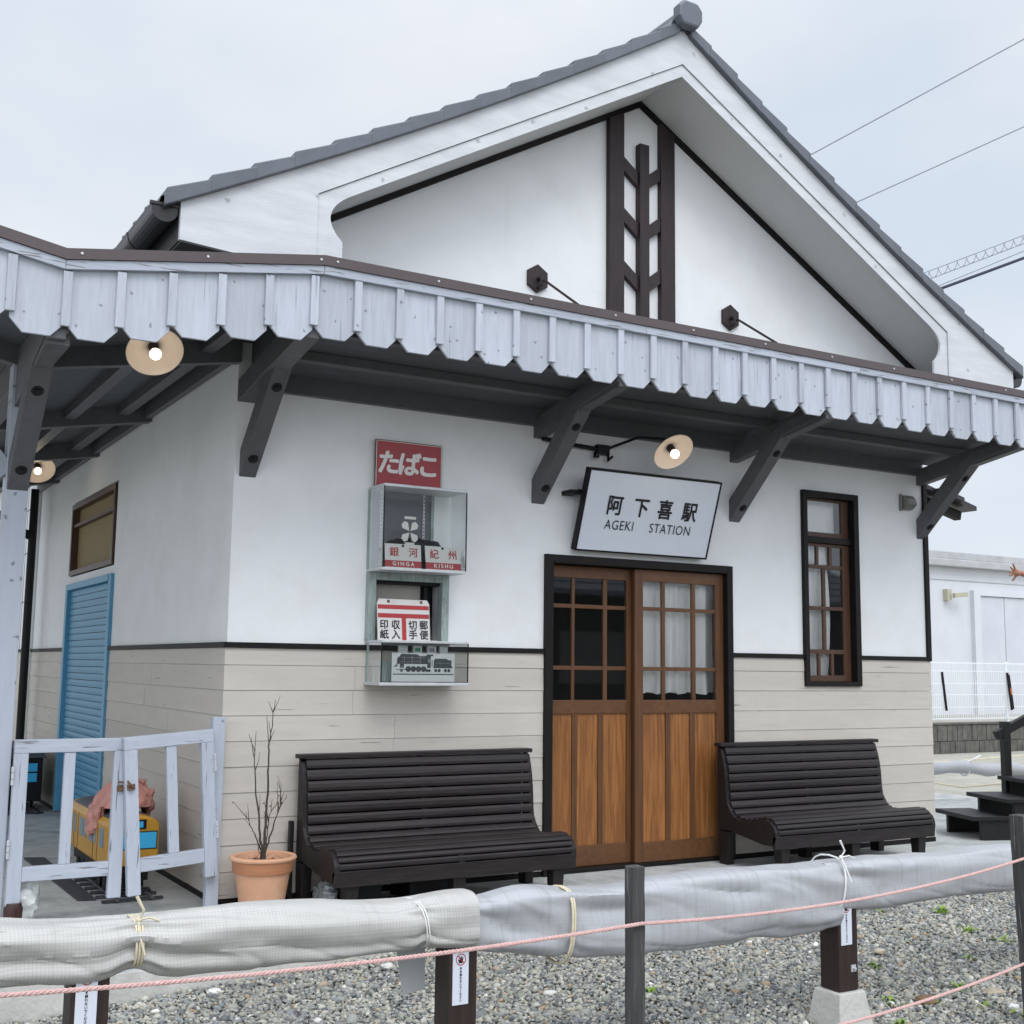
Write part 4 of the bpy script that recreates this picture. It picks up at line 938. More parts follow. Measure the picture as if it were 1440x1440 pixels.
for pg in ([(.0, .085), (.05, .10), (.05, .135), (.56, .135), (.56, .075), (.62, .075), (.62, .255), (.66, .262), (.66, .285), (.545, .285), (.545, .262), (.42, .255), (.405, .275), (.375, .285), (.12, .29), (.10, .275), (.085, .245), (.055, .24), (.042, .20), (.042, .155), (.03, .12), (.0, .105)],
           [(.665, .075), (1.0, .075), (1.0, .105), (.985, .11), (.985, .20), (.93, .20), (.90, .222), (.70, .222), (.675, .195), (.675, .105), (.665, .10)],
           [(.09, .075), (.16, .075), (.16, .134), (.09, .134)], [(.18, .055), (.52, .055), (.52, .066), (.18, .066)], [(.03, .045), (.62, .045), (.62, .054), (.03, .054)]):
    m_.prism(lp(pg)[::-1], 'y', -.2072, -.2064)
for cx_, rr in [(.12, .022)] + [(.235 + .088 * k, .046) for k in range(4)] + [(.56, .024), (.60, .022)] + [(q, .026) for q in (.71, .77, .88, .94)]:
    m_.lathe([(.0001, .0012), (rr * ks, .001), (rr * ks, 0)], (ox + cx_ * ks, -.2066, oz + (.012 + rr) * ks), (0, -1, 0), 14)
m_.box(.993, 1.415, -.2072, -.2064, oz - .012, oz - .006)
build(m_, 'locomotive_print', INKGREY, lc)
m_ = MB()
for a in ((.12, .52, .228, .236), (.10, .46, .168, .175), (.10, .15, .085, .10), (.635, .652, .10, .20), (.16, .17, .14, .255), (.29, .30, .14, .255), (.43, .44, .14, .25), (.57, .61, .16, .22), (.70, .97, .15, .156)): m_.box(ox + a[0] * ks, ox + a[1] * ks, -.2082, -.2074, oz + a[2] * ks, oz + a[3] * ks)
build(m_, 'locomotive_highlight', INKMID, lc)
for k, (xx, w_, lab, gm) in enumerate(((1.085, .058, 'white packet standing left behind the locomotive picture', None), (1.185, .058, 'white packet with a green print standing behind the locomotive picture', GREENINK), (1.285, .06, 'white packet with grey print standing right behind the locomotive picture', INKMID), (1.37, .055, 'plain white packet at the right end behind the locomotive picture', None))):
    T = thing('packet', lab, 'packet', (xx, -.15, 1.293), 'white packets in the low case')
    m_ = MB(); m_.box(xx - w_ / 2, xx + w_ / 2, -.16, -.138, 1.2935, 1.522); build(m_, 'carton', PAPER, T)
    if gm: 
        m_ = MB(); m_.box(xx - w_ * .35, xx + w_ * .3, -.1612, -.1602, 1.485, 1.508); build(m_, 'print', gm, T)

# ------------------------------------------------------------------ benches
def bench():
    B = thing('bench', 'x', 'bench')
    prof = [(-.135, .835), (-.155, .775), (-.172, .71), (-.182, .645), (-.188, .58), (-.192, .515), (-.200, .455), (-.222, .40), (-.262, .362), (-.315, .345), (-.37, .342), (-.425, .347), (-.48, .358), (-.535, .370), (-.59, .376), (-.637, .366), (-.672, .338), (-.690, .302), (-.694, .262)]
    L = 1.60; m_ = MB()
    for (y0, z0), (y1, z1) in zip(prof[:-1], prof[1:]):
        d = Vector((0, y1 - y0, z1 - z0)); ln = d.length; d.normalize(); nrm = Vector((0, d.z, -d.y))
        if nrm.y > 0 and nrm.z < 0: nrm = -nrm
        if nrm.z < 0 and abs(nrm.z) > abs(nrm.y): nrm = -nrm
        if nrm.y > 0 and abs(nrm.y) > abs(nrm.z): nrm = -nrm
        a = Vector((0, y0, z0)) + d * .004; b_ = Vector((0, y1, z1)) - d * .004
        jx = random.uniform(-.004, .004)
        q = [(p.y, p.z) for p in (a, a.lerp(b_, .3) + nrm * .005, a.lerp(b_, .7) + nrm * .005, b_, b_ - nrm * .018, a - nrm * .018)]
        m_.prism(q, 'x', .025 + jx, L - .025 + jx)
    build(m_, 'slats', BENCH, B, bevel=.0035)
    for xx in (0.0, L / 2 - .018, L - .036):
        m_ = MB(); pf = [(y + .010, z - .012) for y, z in prof]
        side = [(-.085, .84)] + [(y + .012 if z > .4 else y, z - .016) for y, z in prof] + [(-.668, .19), (-.56, .19), (-.20, .245), (-.13, .24), (-.085, .24)]
        m_.prism(side, 'x', xx, xx + .036); build(m_, 'side_panel', BENCHLEG, B, bevel=.003)
    for xx in (0.002, L / 2 - .03, L - .062):
        m_ = MB(); m_.prism([(-.085, .235), (-.20, .235), (-.185, 0), (-.095, 0)], 'x', xx, xx + .06); build(m_, 'leg', BENCHLEG, B, bevel=.003)
    for xx in (.08, L / 2 - .04, L - .15):
        m_ = MB(); m_.add([(xx, -.66, .195), (xx + .085, -.66, .195), (xx + .085, -.575, .195), (xx, -.575, .195), (xx + .01, -.65, 0), (xx + .075, -.65, 0), (xx + .075, -.585, 0), (xx + .01, -.585, 0)], [(0, 1, 2, 3), (7, 6, 5, 4), (0, 4, 5, 1), (1, 5, 6, 2), (2, 6, 7, 3), (3, 7, 4, 0)]); build(m_, 'leg', BENCHLEG, B, bevel=.003)
    m_ = MB(); m_.add([(.0, -.694, .258), (L, -.694, .258), (L, -.662, .258), (.0, -.662, .258), (.0, -.684, .170), (L, -.684, .170), (L, -.655, .175), (.0, -.655, .175)], [(0, 1, 2, 3), (7, 6, 5, 4), (0, 4, 5, 1), (1, 5, 6, 2), (2, 6, 7, 3), (3, 7, 4, 0)]); build(m_, 'apron', BENCH, B, bevel=.003)
    m_ = MB(); m_.box(-.02, L + .006, -.150, -.07, .836, .862); build(m_, 'top_rail', BENCH, B, bevel=.004)
    m_ = MB(); m_.box(.04, L - .04, -.09, -.075, .25, .83); build(m_, 'back_board', BENCHLEG, B)
    for a in ((.037, L / 2 - .02, -.660, -.645, .20, .315), (L / 2 + .02, L - .037, -.660, -.645, .20, .315)):
        m_ = MB(); m_.box(*a); build(m_, 'seat_board', BENCHLEG, B)
    m_ = MB(); m_.box(.037, L - .037, -.644, -.30, .312, .320); build(m_, 'seat_board', BENCHLEG, B)
    return B
b1 = bench(); b1['label'] = 'dark brown slatted bench between the flower pot and the door'; b1['group'] = 'slatted waiting benches'
b2 = copy_tree(b1); b2['label'] = 'dark brown slatted bench right of the door under the narrow window'
b1.location = (.445, 0, 0); b2.location = (3.685, 0, 0)
m_ = MB(); m_.box(.40, .425, -.10, -.06, .002, .47); tag(build(m_, 'plank', BLACKPL, bevel=.003), 'narrow black plank standing upright between flower pot and bench', 'plank')
m_ = MB(); m_.box(.62, .86, -.42, -.14, .004, .17); m_.box(.61, .87, -.43, -.13, .171, .186); tag(build(m_, 'storage_box', BLACKPL, bevel=.008), 'small black lidded box under the left end of the bench by the pot', 'box')
m_ = MB(); m_.box(1.05, 1.38, -.40, -.12, .004, .16); m_.box(1.04, 1.39, -.41, -.11, .161, .174); tag(build(m_, 'storage_box', BLACKPL, bevel=.008), 'long black lidded box under the middle of the bench by the pot', 'box')
tag(build(blob((.515, -.40, .085), (.05, .12, .085), 9, .35, 3, flat=-.083), 'plastic_bag', mat('clear_plastic', (.16, .18, .175), .2, .5, 30, spec=.8), smooth=True), 'crinkled clear plastic bag under the left end of the bench', 'bag')

# ------------------------------------------------------------------ potted plant
PC = Vector((.178, -.275, 0))
pp = thing('potted_plant', 'terracotta pot with a dry leafless shrub by the corner of the station', 'plant', tuple(PC))
m_ = MB(); m_.lathe([(.0001, .002), (.118, .002), (.122, .012), (.155, .225), (.150, .23)], PC, n=48); build(m_, 'pot', TERRA, pp, smooth=True)
m_ = MB(); m_.lathe([(.152, .222), (.166, .224), (.170, .232), (.176, .285), (.178, .290), (.168, .2902)], PC, n=48); build(m_, 'pot_band', TERRARIM, pp, smooth=True)
m_ = MB(); m_.lathe([(.172, .289), (.186, .292), (.190, .302), (.186, .312), (.174, .315), (.160, .309), (.150, .27), (.146, .255)], PC, n=48); build(m_, 'pot_rim', TERRA, pp, smooth=True)
m_ = MB(); m_.lathe([(.148, .258), (.09, .266), (.0001, .27)], PC, n=24); build(m_, 'soil', SOIL, pp)
random.seed(21)
def branch(p, d, ln, r, depth, out):
    pts = [p]; rr = [r]; n_ = 7; q = p.copy(); dd = d.copy(); kids = []
    for k in range(n_):
        dd = (dd + Vector((random.gauss(0, .05), random.gauss(0, .05), random.gauss(.02, .04)))).normalized(); q = q + dd * ln / n_; pts.append(q.copy()); rr.append(max(.0011, r * (1 - .75 * (k + 1) / n_)))
        if depth > 0 and k >= 1 and random.random() < .62:
            s_ = Vector((random.gauss(0, .5), random.gauss(0, .5), random.uniform(.2, .5))); kids.append((q.copy(), (dd + s_).normalized(), ln * random.uniform(.15, .32), rr[-1] * .6))
    out.append((pts, rr))
    for a in kids: branch(a[0], a[1], a[2], a[3], depth - 1, out)
br = []
def stem(pts, r0, r1, depth, nk):
    P = [PC + Vector((x, y, z)) for x, y, z in pts]; path = []
    for a, b_ in zip(P[:-1], P[1:]):
        for k in range(5): path.append(a.lerp(b_, k / 5) + Vector((random.gauss(0, .0025), random.gauss(0, .0025), 0)))
    path.append(P[-1]); n_ = len(path); br.append((path, [r0 + (r1 - r0) * k / (n_ - 1) for k in range(n_)]))
    for k in range(nk):
        i_ = random.randrange(n_ // 3, n_ - 1); d = (path[i_ + 1] - path[i_ - 1]).normalized(); sd_ = random.choice((-1, 1))
        branch(path[i_], (d + Vector((sd_ * random.uniform(.3, .6), random.gauss(0, .3), .1))).normalized(), random.uniform(.05, .13), .0028, depth, br)
stem([(0, 0, .27), (.006, 0, .48), (.014, .01, .70), (.012, .01, .90), (.020, .01, 1.0), (.045, .02, 1.19)], .0085, .0016, 0, 5)
stem([(.012, .01, .93), (.004, .01, 1.02), (-.012, 0, 1.10)], .003, .0012, 0, 0)
stem([(-.004, 0, .30), (-.03, -.01, .46), (-.058, -.01, .66), (-.075, -.01, .82), (-.070, 0, 1.01)], .0075, .0015, 0, 4)
stem([(.004, 0, .31), (.045, .01, .43), (.075, 0, .54), (.112, .01, .66)], .006, .0014, 1, 6)
stem([(-.004, 0, .32), (-.05, -.02, .41), (-.085, -.02, .48), (-.118, -.02, .56)], .005, .0014, 0, 3)
stem([(.008, 0, .30), (.03, .03, .45), (.052, .03, .62)], .0045, .0013, 1, 4)
stem([(-.01, 0, .28), (-.03, -.03, .33), (-.055, -.05, .38)], .004, .0015, 0, 1)
m_ = MB(); m_.tube([PC + Vector((0, 0, .24)), PC + Vector((.002, 0, .33)), PC + Vector((0, 0, .37))], [.017, .014, .010], 8)
for pts, rr in br: m_.tube(pts, rr, 6)
build(m_, 'branches', TWIG, pp, smooth=True)
m_ = MB()
for k in range(60):
    a = random.uniform(0, 6.28); rr = random.uniform(.02, .135); p = PC + Vector((rr * math.cos(a), rr * math.sin(a), .268)); d_ = Vector((random.gauss(0, 1), random.gauss(0, 1), random.uniform(.1, 1.2))).normalized() * random.uniform(.02, .07)
    m_.tube([p, p + d_ * .6 + Vector((0, 0, .012)), p + d_], [.0016, .0013, .0008], 4)
for k in range(9):
    pts, rr = random.choice(br); p = pts[random.randrange(2, len(pts))]; a = Vector((random.gauss(0, 1), random.gauss(0, 1), random.gauss(-.5, .5))).normalized() * .014; b_ = a.orthogonal().normalized() * .007
    m_.add([p, p + a * .5 + b_, p + a, p + a * .5 - b_], [(0, 1, 2, 3)])
build(m_, 'dead_leaves', DEADLEAF, pp)

# ------------------------------------------------------------------ gate
gp = MB(); gp.box(-.088, -.014, -.085, -.028, 0, 1.085)
tag(build(gp, 'gate_post', POSTPAINT, bevel=.004), 'slim blue-grey gate post against the corner of the station', 'post')
def gate(label, pivot, x0, x1, hinge_left, sag, yaw, z0h):
    G = thing('gate_leaf', label, 'gate', pivot, 'pair of low grey gate leaves')
    yy0, yy1 = -.022, .022; sw = .072
    xm = (x0 + x1) / 2 - (0.01 if hinge_left else -.01)
    def part(name, mb, mt):
        M = Matrix.Rotation(yaw, 4, 'Z') @ Matrix.Rotation(sag, 4, 'Y')
        mb.xform(M); mb.v = [(a + pivot[0], b_ + pivot[1], c + pivot[2]) for a, b_, c in mb.v]
        return build(mb, name, mt, G, bevel=.003)
    m_ = MB(); m_.box(x0, x0 + sw, yy0, yy1, .115 if not hinge_left else .11, .905); part('gate_stile', m_, GATEPAINT)
    m_ = MB(); m_.box(x1 - sw, x1, yy0, yy1, .115 if hinge_left else .15, .905); part('gate_stile', m_, GATEPAINT)
    m_ = MB(); m_.box(xm - .029, xm + .029, yy0 + .006, yy1 - .006, .312, .905); part('gate_baluster', m_, GATEPAINT)
    m_ = MB(); m_.box(x0, x1, yy0, yy1, .906, .977); part('gate_top_rail', m_, RAILPAINT)
    m_ = MB(); m_.box(x0 + sw, x1 - sw, yy0 + .004, yy1 - .004, .235, .311); part('gate_bottom_rail', m_, RAILPAINT)
    m_ = MB(); hx = x0 - .004 if hinge_left else x1 + .004
    for hz in (.36, .74):
        m_ = MB()
        for k in range(3): m_.lathe([(.0001, 0), (.009, 0), (.009, .031), (.0001, .031)], (hx, yy0 - .005, hz + .033 * k), (0, 0, 1), 8)
        part('hinge', m_, ALU)
    lx = x1 - .03 if hinge_left else x0 + .03
    m_ = MB(); m_.box(lx - .022, lx + .022, yy0 - .006, yy0 - .001, .69, .72)
    m_.tube([(lx - .018, yy0 - .012, .74), (lx + (.02 if hinge_left else -.02), yy0 - .02, .735), (lx + .012, yy0 - .018, .70), (lx - .014, yy0 - .014, .688)], .0065, 6); part('latch', m_, RUST)
    return G
gate('left leaf of the low grey gate, hinged on the canopy post', (-1.163, -.095, 0), 0.0, .592, True, .0, 0, 0)
gate('right leaf of the low grey gate, hinged beside the station corner', (-.030, -.118, .045), -.508, 0.0, False, -.075, .05, 0)

# ------------------------------------------------------------------ things on the platform
tr = thing('toy_train', 'yellow ride-on toy train car with blue front windows behind the gate', 'toy train', (-.38, 1.0, 0))
X0, X1, Y0, Y1 = -.545, -.235, .42, 1.62
m_ = MB(); cxm = (X0 + X1) / 2; hw = (X1 - X0) / 2
pr = [(X0, .19), (X1, .19), (X1, .425)] + [(cxm + hw * math.cos(a), .425 + .062 * math.sin(a)) for a in [math.pi * k / 10 for k in range(1, 10)]] + [(X0, .425)]
m_.prism(pr, 'y', Y0, Y1); build(m_, 'body', TRAINYEL, tr, bevel=.012)
m_ = MB(); pr2 = [(cxm + hw * .93 * math.cos(a), .432 + .063 * math.sin(a)) for a in [math.pi * k / 10 for k in range(0, 11)]]
m_.prism(pr2, 'y', Y0 + .12, Y1 - .06); build(m_, 'roof', TRAINROOF, tr)
for a0, a1 in ((X0 + .018, X0 + .138), (X0 + .165, X1 - .018)):
    m_ = MB(); m_.box(a0 - .006, a1 + .006, Y0 - .003, Y0 + .002, .286, .391); fm = build(m_, 'window_surround', BLACKPL, tr)
    m_ = MB(); m_.box(a0, a1, Y0 - .006, Y0 - .0032, .292, .385); build(m_, 'front_window', TRAINBLUE, fm, bevel=.001)
m_ = MB(); m_.box(cxm - .075, cxm + .075, Y0 - .003, Y0 + .002, .404, .460); m_.box(cxm - .006, cxm + .006, Y0 - .0028, Y0 + .002, .272, .404); fm = build(m_, 'destination_frame', BLACKPL, tr)
m_ = MB(); m_.box(cxm - .06, cxm + .055, Y0 - .006, Y0 - .0032, .414, .449); build(m_, 'destination_panel', TRAINBLUE, fm)
m_ = MB()
for k in range(4):
    m_.box(cxm - .03, cxm + .03, Y0 - .002, Y0 + .002, .225 + .018 * k, .229 + .018 * k)
m_.box(cxm - .03, cxm - .027, Y0 - .002, Y0 + .002, .225, .285); m_.box(cxm + .027, cxm + .03, Y0 - .002, Y0 + .002, .225, .285)
build(m_, 'front_grille', RUST, tr)
m_ = MB()
for y in (.50, .72, .80, 1.0, 1.08, 1.30, 1.42): m_.box(X0 - .004, X0 + .002, y, y + (.10 if y in (.50, .80, 1.08, 1.42) else .05), .295, .405)
build(m_, 'side_window', TRAINWIN, tr)
m_ = MB()
for y in (.66, .775, 1.24, 1.36): m_.box(X0 - .0025, X0 + .002, y, y + .005, .20, .425)
build(m_, 'door_line', RUST, tr)
m_ = MB(); m_.box(X0 + .05, X1 - .05, Y0 + .03, Y1 - .03, .10, .199)
for k in range(6): m_.box(cxm - .055, cxm + .055, Y0 - .03, Y0 + .0, .075 + .017 * k, .081 + .017 * k)
m_.tube([(X0 + .05, Y0 - .06, .055), (X1 - .05, Y0 - .06, .055)], .007, 6)
build(m_, 'chassis', BLACKPL, tr)
for y in (.62, .78, 1.26, 1.42):
    for xx in (X0 + .055, X1 - .055):
        m_ = MB(); m_.lathe([(.0001, -.012), (.045, -.012), (.045, .012), (.0001, .012)], (xx, y, .075), (1, 0, 0), 16); build(m_, 'wheel', BLACKPL, tr)
tkk = thing('miniature_track', 'short dark miniature track under the yellow toy train', 'track', (-.38, 3, 0))
m_ = MB()
for y in np.arange(.34, 1.75, .16): m_.box(X0 - .02, X1 + .02, y, y + .04, .003, .016)
build(m_, 'sleeper', TRACK, tkk)
m_ = MB()
for xx in (X0 + .055, X1 - .055): m_.box(xx - .009, xx + .009, .30, 1.80, .0165, .029)
build(m_, 'rail', mat('dull_steel', (.16, .16, .17), .4, .2, 10, metal=.7), tkk)
m_ = MB(); m_.prism([(X0 - .13, .50), (X0 - .03, .46), (X0 - .03, 2.2), (X0 - .16, 2.25)], 'z', .003, .012); tag(build(m_, 'rubber_mat', TRACK), 'dark rubber mat on the platform beside the toy train', 'mat')

def bagmesh():
    mb = MB(); c = Vector((cxm + .005, .80, .437))
    def fn(u, v):
        th = math.pi * (u * .98 + .01); ph = 2 * math.pi * v
        d = Vector((math.sin(th) * math.cos(ph), math.sin(th) * math.sin(ph), math.cos(th)))
        sx_ = abs(d.x) ** .75 * (1 if d.x > 0 else -1); sz_ = abs(d.z) ** .8 * (1 if d.z > 0 else -1)
        p = Vector((sx_ * .195, d.y * .22, sz_ * .135 + .09))
        if p.x < -.05: p.z -= .13 * min(1, (-.05 - p.x) / .14)
        lim = .075
        if p.z < lim and -hw < p.x < hw: p.z = lim
        f1 = noise.noise(Vector((d.x * 2, d.y * 5, d.z * 2.2))) * .022 + noise.noise(d * 3) * .02 + (.02 - abs(noise.noise(Vector((d.x * 2.5, d.y * 6.5 + d.x * 2, d.z * 2.5))))) * .05
        p += d * f1
        return c + p
    mb.grid(fn, 90, 90, wrap=True); return mb
bgp = thing('duffel_bag', 'salmon pink nylon bag slumped over the roof of the yellow toy train', 'bag', (cxm, .8, .5))
bo_ = build(bagmesh(), 'bag_body', BAGPINK, bgp)
bo_.data.polygons.foreach_set('use_smooth', [True] * len(bo_.data.polygons))
m_ = MB(); m_.tube([(cxm + .04 + .085 * math.cos(a), .74 + .03 * math.sin(a * 2), .642 + .028 * math.sin(a)) for a in [math.pi * k / 12 for k in range(13)]], .011, 8)
build(m_, 'bag_handle', BAGPINK, bgp, smooth=True)
m_ = MB()
for xx in (-.43, -.20): m_.box(xx - .012, xx + .012, 4.85, 6.2, .003, .030)
for y in np.arange(4.9, 6.2, .16): m_.box(-.50, -.13, y, y + .04, .0031, .016)
tag(build(m_, 'miniature_track', TRACK), 'short dark miniature track under the small black toy train', 'track')
t2 = thing('toy_train', 'small black toy train car far back on the platform behind the grey post', 'toy train', (-.3, 5.2, 0))
m_ = MB(); m_.box(-.49, -.14, 5.02, 6.0, .10, .50); build(m_, 'body', BLACKPL, t2, bevel=.01)
m_ = MB(); m_.prism([(-.52, .50), (-.11, .50), (-.18, .60), (-.45, .60)], 'y', 4.99, 6.03); build(m_, 'roof', TRAINROOF, t2)
m_ = MB(); m_.box(-.31, -.19, 5.012, 5.019, .28, .36); m_.box(-.31, -.19, 5.012, 5.019, .375, .45); build(m_, 'front_window', TRAINBLUE, t2)
for y in (5.2, 5.8):
    for xx in (-.43, -.20):
        m_ = MB(); m_.lathe([(.0001, -.012), (.06, -.012), (.06, .012), (.0001, .012)], (xx, y, .09), (1, 0, 0), 14); build(m_, 'wheel', BLACKPL, t2)
tag(build(blob((-1.055, .02, .125), (.085, .09, .125), 14, .22, 3.0, flat=-.12), 'plastic_sack', PLASTICWHITE, smooth=True), 'crumpled white plastic sack behind the foot of the canopy post', 'sack')
m_ = MB(); m_.lathe([(.0001, .003), (.045, .003), (.05, .10), (.04, .13), (.0001, .13)], (-1.12, -.10, 0), n=16); tag(build(m_, 'bottle', mat('dark_red_plastic', (.04, .015, .012), .3, .1, 5), smooth=True), 'small dark red canister at the foot of the canopy post', 'canister')

# ------------------------------------------------------------------ rail fence with rolled sheets
FYY = -3.0
def fence_post():
    F = thing('fence_post', 'x', 'fence post', (0, 0, 0))
    s = .058
    m_ = MB(); m_.box(-s, s, -s, s, -.02, .44); build(m_, 'post_shaft', POSTWOOD, F, bevel=.005)
    m_ = MB(); m_.add([(-.115, -.115, -.25), (.115, -.115, -.25), (.115, .115, -.25), (-.115, .115, -.25), (-.078, -.078, -.022), (.078, -.078, -.022), (.078, .078, -.022), (-.078, .078, -.022)], [(3, 2, 1, 0), (4, 5, 6, 7), (0, 1, 5, 4), (1, 2, 6, 5), (2, 3, 7, 6), (3, 0, 4, 7)]); build(m_, 'concrete_foot', KERB, F, bevel=.006)
    m_ = MB(); m_.box(.012, .040, -s - .004, -s - .0005, .06, .09); m_.lathe([(.0001, .012), (.007, .011), (.008, 0)], (.028, -s - .004, .074), (0, -1, 0), 6); build(m_, 'steel_bracket', ALU, F)
    m_ = MB(); m_.box(-.045, .020, -s - .004, -s - .0008, .178, .365); nt = build(m_, 'notice', SIGNWHITE, F)
    m_ = MB(); Yn = -s - .0045; c = Vector((-.0125, Yn, .336))
    ring = [c + Vector((.021 * math.cos(a), 0, .021 * math.sin(a))) for a in [2 * math.pi * k / 28 for k in range(28)]]
    for k in range(28):
        a, b_ = ring[k], ring[(k + 1) % 28]; m_.add([a, b_, c + (b_ - c) * .84, c + (a - c) * .84], [(0, 3, 2, 1)])
    d_ = Vector((.0135, 0, -.0135)); e_ = Vector((.0013, 0, .0013)); m_.add([c - d_ - e_, c + d_ - e_, c + d_ + e_, c - d_ + e_], [(0, 1, 2, 3)])
    build(m_, 'no_touch_ring', REDINK, nt)
    m_ = MB(); Yk = -s - .0042
    hand = [(-.006, -.011), (.005, -.011), (.007, -.003), (.0085, .006), (.0065, .0065), (.005, .001), (.0045, .009), (.0025, .0095), (.002, .002), (.001, .0105), (-.001, .0105), (-.0012, .002), (-.003, .009), (-.005, .0085), (-.0048, -.001), (-.009, .002), (-.0105, .0005)]
    m_.add([(c.x + a * 1.2, Yk, c.z + b_ * 1.2) for a, b_ in hand], [tuple(range(len(hand)))])
    for k, ch in enumerate('手を触れないでください'): text(m_, ch, .0105, (-.0125, -s - .004, .304 - .0112 * k), (1, 0, 0), (0, 0, 1), bold=.0002, off=.0006)
    build(m_, 'lettering', BLACKINK, nt)
    return F
f1 = fence_post(); f1['group'] = 'dark fence posts with white notices'
f2 = copy_tree(f1); f3 = copy_tree(f1)
for F, (x, y, z, rot), lb in ((f1, (-1.337, -3.0, .085, 0), 'dark fence post with white notice at the left, tied with cream twine above'), (f2, (-.02, -3.0, 0, 0), 'dark fence post with white notice where the cream and silver rolls meet'), (f3, (1.905, -3.02, .018, 0), 'dark fence post on a pale concrete foot at the right of the gravel')):
    F['label'] = lb; F.location = (x, y, z); F.rotation_euler.z = rot
# the lower part of the left posts carries on to the ground inside the foot
def roll(name, label, x0, x1, ztop, H, Dp, mt, seed, pinch=(), flare=0.0, lip=0.0, yofs=0.0, slope=0.0, fold=1.0, dents=(), taper=0.0):
    T = thing(name, label, 'rolled sheet', ((x0 + x1) / 2, FYY, ztop - H / 2), 'rolled plastic sheets wrapped along the fence rail')
    nu, nv = int((x1 - x0) * 130), 72; mb = MB(); uvs = []
    def fn(u, v):
        x = x0 + (x1 - x0) * u; a = 2 * math.pi * v
        k = 1.0
        for px, w_, am in pinch: k -= am * math.exp(-((x - px) / w_) ** 2)
        h = H * k * (1 - taper * (1 - min(1, (x - x0) / .9)) ** 1.5); d = Dp * k * (1 - taper * .75 * (1 - min(1, (x - x0) / .7)))
        ztop_ = ztop
        if flare: h *= 1 + flare * math.exp(-((x1 - x) / .10) ** 2)
        ca, sa = math.cos(a), math.sin(a)
        yy = -math.copysign(abs(ca) ** .58, ca) * d / 2; zz = math.copysign(abs(sa) ** .62, sa) * h / 2
        zc = ztop + slope * (x - x0) - h / 2 - (H - h) * .12 + .012 * noise.noise(Vector((x * 2.2, seed, 0)))
        P = Vector((x, FYY + yofs + yy, zc + zz))
        q = Vector((x * 1.7, math.cos(a) * .6 + seed, math.sin(a) * .6))
        n1 = noise.noise(q) * .016 + noise.noise(q * 2.7) * .004
        for px, w_, am in pinch:      # gathers that run out from each tie
            if am > .25: continue
            n1 += .007 * math.exp(-abs(x - px) / (w_ * 2.5)) * math.sin(a * 9 + seed) * min(1, am * 8)
        # soft billows along the upper half
        n1 += .012 * math.sin(x * 6.3 + 1.5 * math.sin(x * 2.1) + seed) * max(0, sa) ** 1.5 + .010 * noise.noise(Vector((x * 5.5, a * .35, seed + 7)))
        aa = (a + math.pi) % (2 * math.pi) - math.pi
        for dx_, da_, wx_, wa_, dep in dents:
            t_ = ((x - dx_) + .25 * (aa - da_)) / wx_; r_ = (aa - da_) / wa_
            n1 -= dep * math.exp(-t_ * t_ - r_ * r_); n1 += dep * .45 * math.exp(-t_ * t_ - (r_ - 1.7) ** 2 * 2.2)
        cr_ = noise.noise(Vector((x * 2.6 + aa * .8, aa * .5 - x * .7, seed * 3))); n1 -= .0055 * max(0, 1 - abs(cr_) * 9) * (.4 + .6 * max(0, math.cos(aa + .3)))
        if lip and sa < -.2 and ca > -.2: n1 += lip * max(0, 1 - ((x - (x0 + x1) / 2) / ((x1 - x0) * .4)) ** 2) * (-sa)
        P += Vector((0, -ca * d, sa * h)).normalized() * n1 * fold
        return P
    mb.grid(fn, nu, nv, wrap=True)
    w = nv
    mb.f.append(tuple(range(w - 1, -1, -1))); mb.f.append(tuple(nu * w + j for j in range(w)))
    o = build(mb, 'sheet', mt, T, smooth=True)
    me = o.data; ul = me.uv_layers.new(name='uv')
    for p in me.polygons:
        for li in p.loop_indices:
            vi = me.loops[li].vertex_index; i_, j_ = divmod(vi, w); vv = j_ / w
            if p.loop_total == 4 and vv == 0 and any((me.loops[l2].vertex_index % w) == w - 1 for l2 in p.loop_indices): vv = 1.0
            ul.data[li].uv = ((x1 - x0) * i_ / nu, vv * math.pi * (H + Dp) / 2)
    return T, fn, x0, x1
def tie(T, x, zc, H, Dp, mt, r=.004, n_=2, knot=True, yofs=0.0, lean=.0):
    m_ = MB()
    for k in range(n_):
        xo = x + .010 * (k - (n_ - 1) / 2)
        pts = []
        for j in range(20):
            a = 2 * math.pi * j / 20; ca, sa = math.cos(a), math.sin(a)
            pts.append((xo + lean * sa, FYY + yofs - math.copysign(abs(ca) ** .72, ca) * (Dp / 2 + r), zc + math.copysign(abs(sa) ** .8, sa) * (H / 2 + r)))
        m_.tube(pts, r, 6, closed=True)
    if knot:
        kx, ky, kz = x + lean * .8, FYY + yofs - Dp * .34, zc + H / 2 + .004
        m_.add(*ballmesh((kx, ky, kz), .011)); m_.tube([(kx, ky, kz), (kx + .012, ky - .012, kz + .03), (kx - .012, ky - .01, kz + .075)], [r, r, r * 1.3], 6); m_.tube([(kx, ky, kz), (kx + .03, ky - .02, kz + .008), (kx + .06, ky - .02, kz - .004)], r * .9, 6)
        m_.tube([(kx, ky, kz), (kx - .006, ky - .03, kz - .03), (kx + .012, ky - .05, kz - .10)], r * .8, 6)
    build(m_, 'tie_cord', mt, T, smooth=True)
def ballmesh(c, r):
    V, F = ico(); return [tuple(Vector(c) + Vector(v) * r) for v in V], [tuple(f) for f in F]
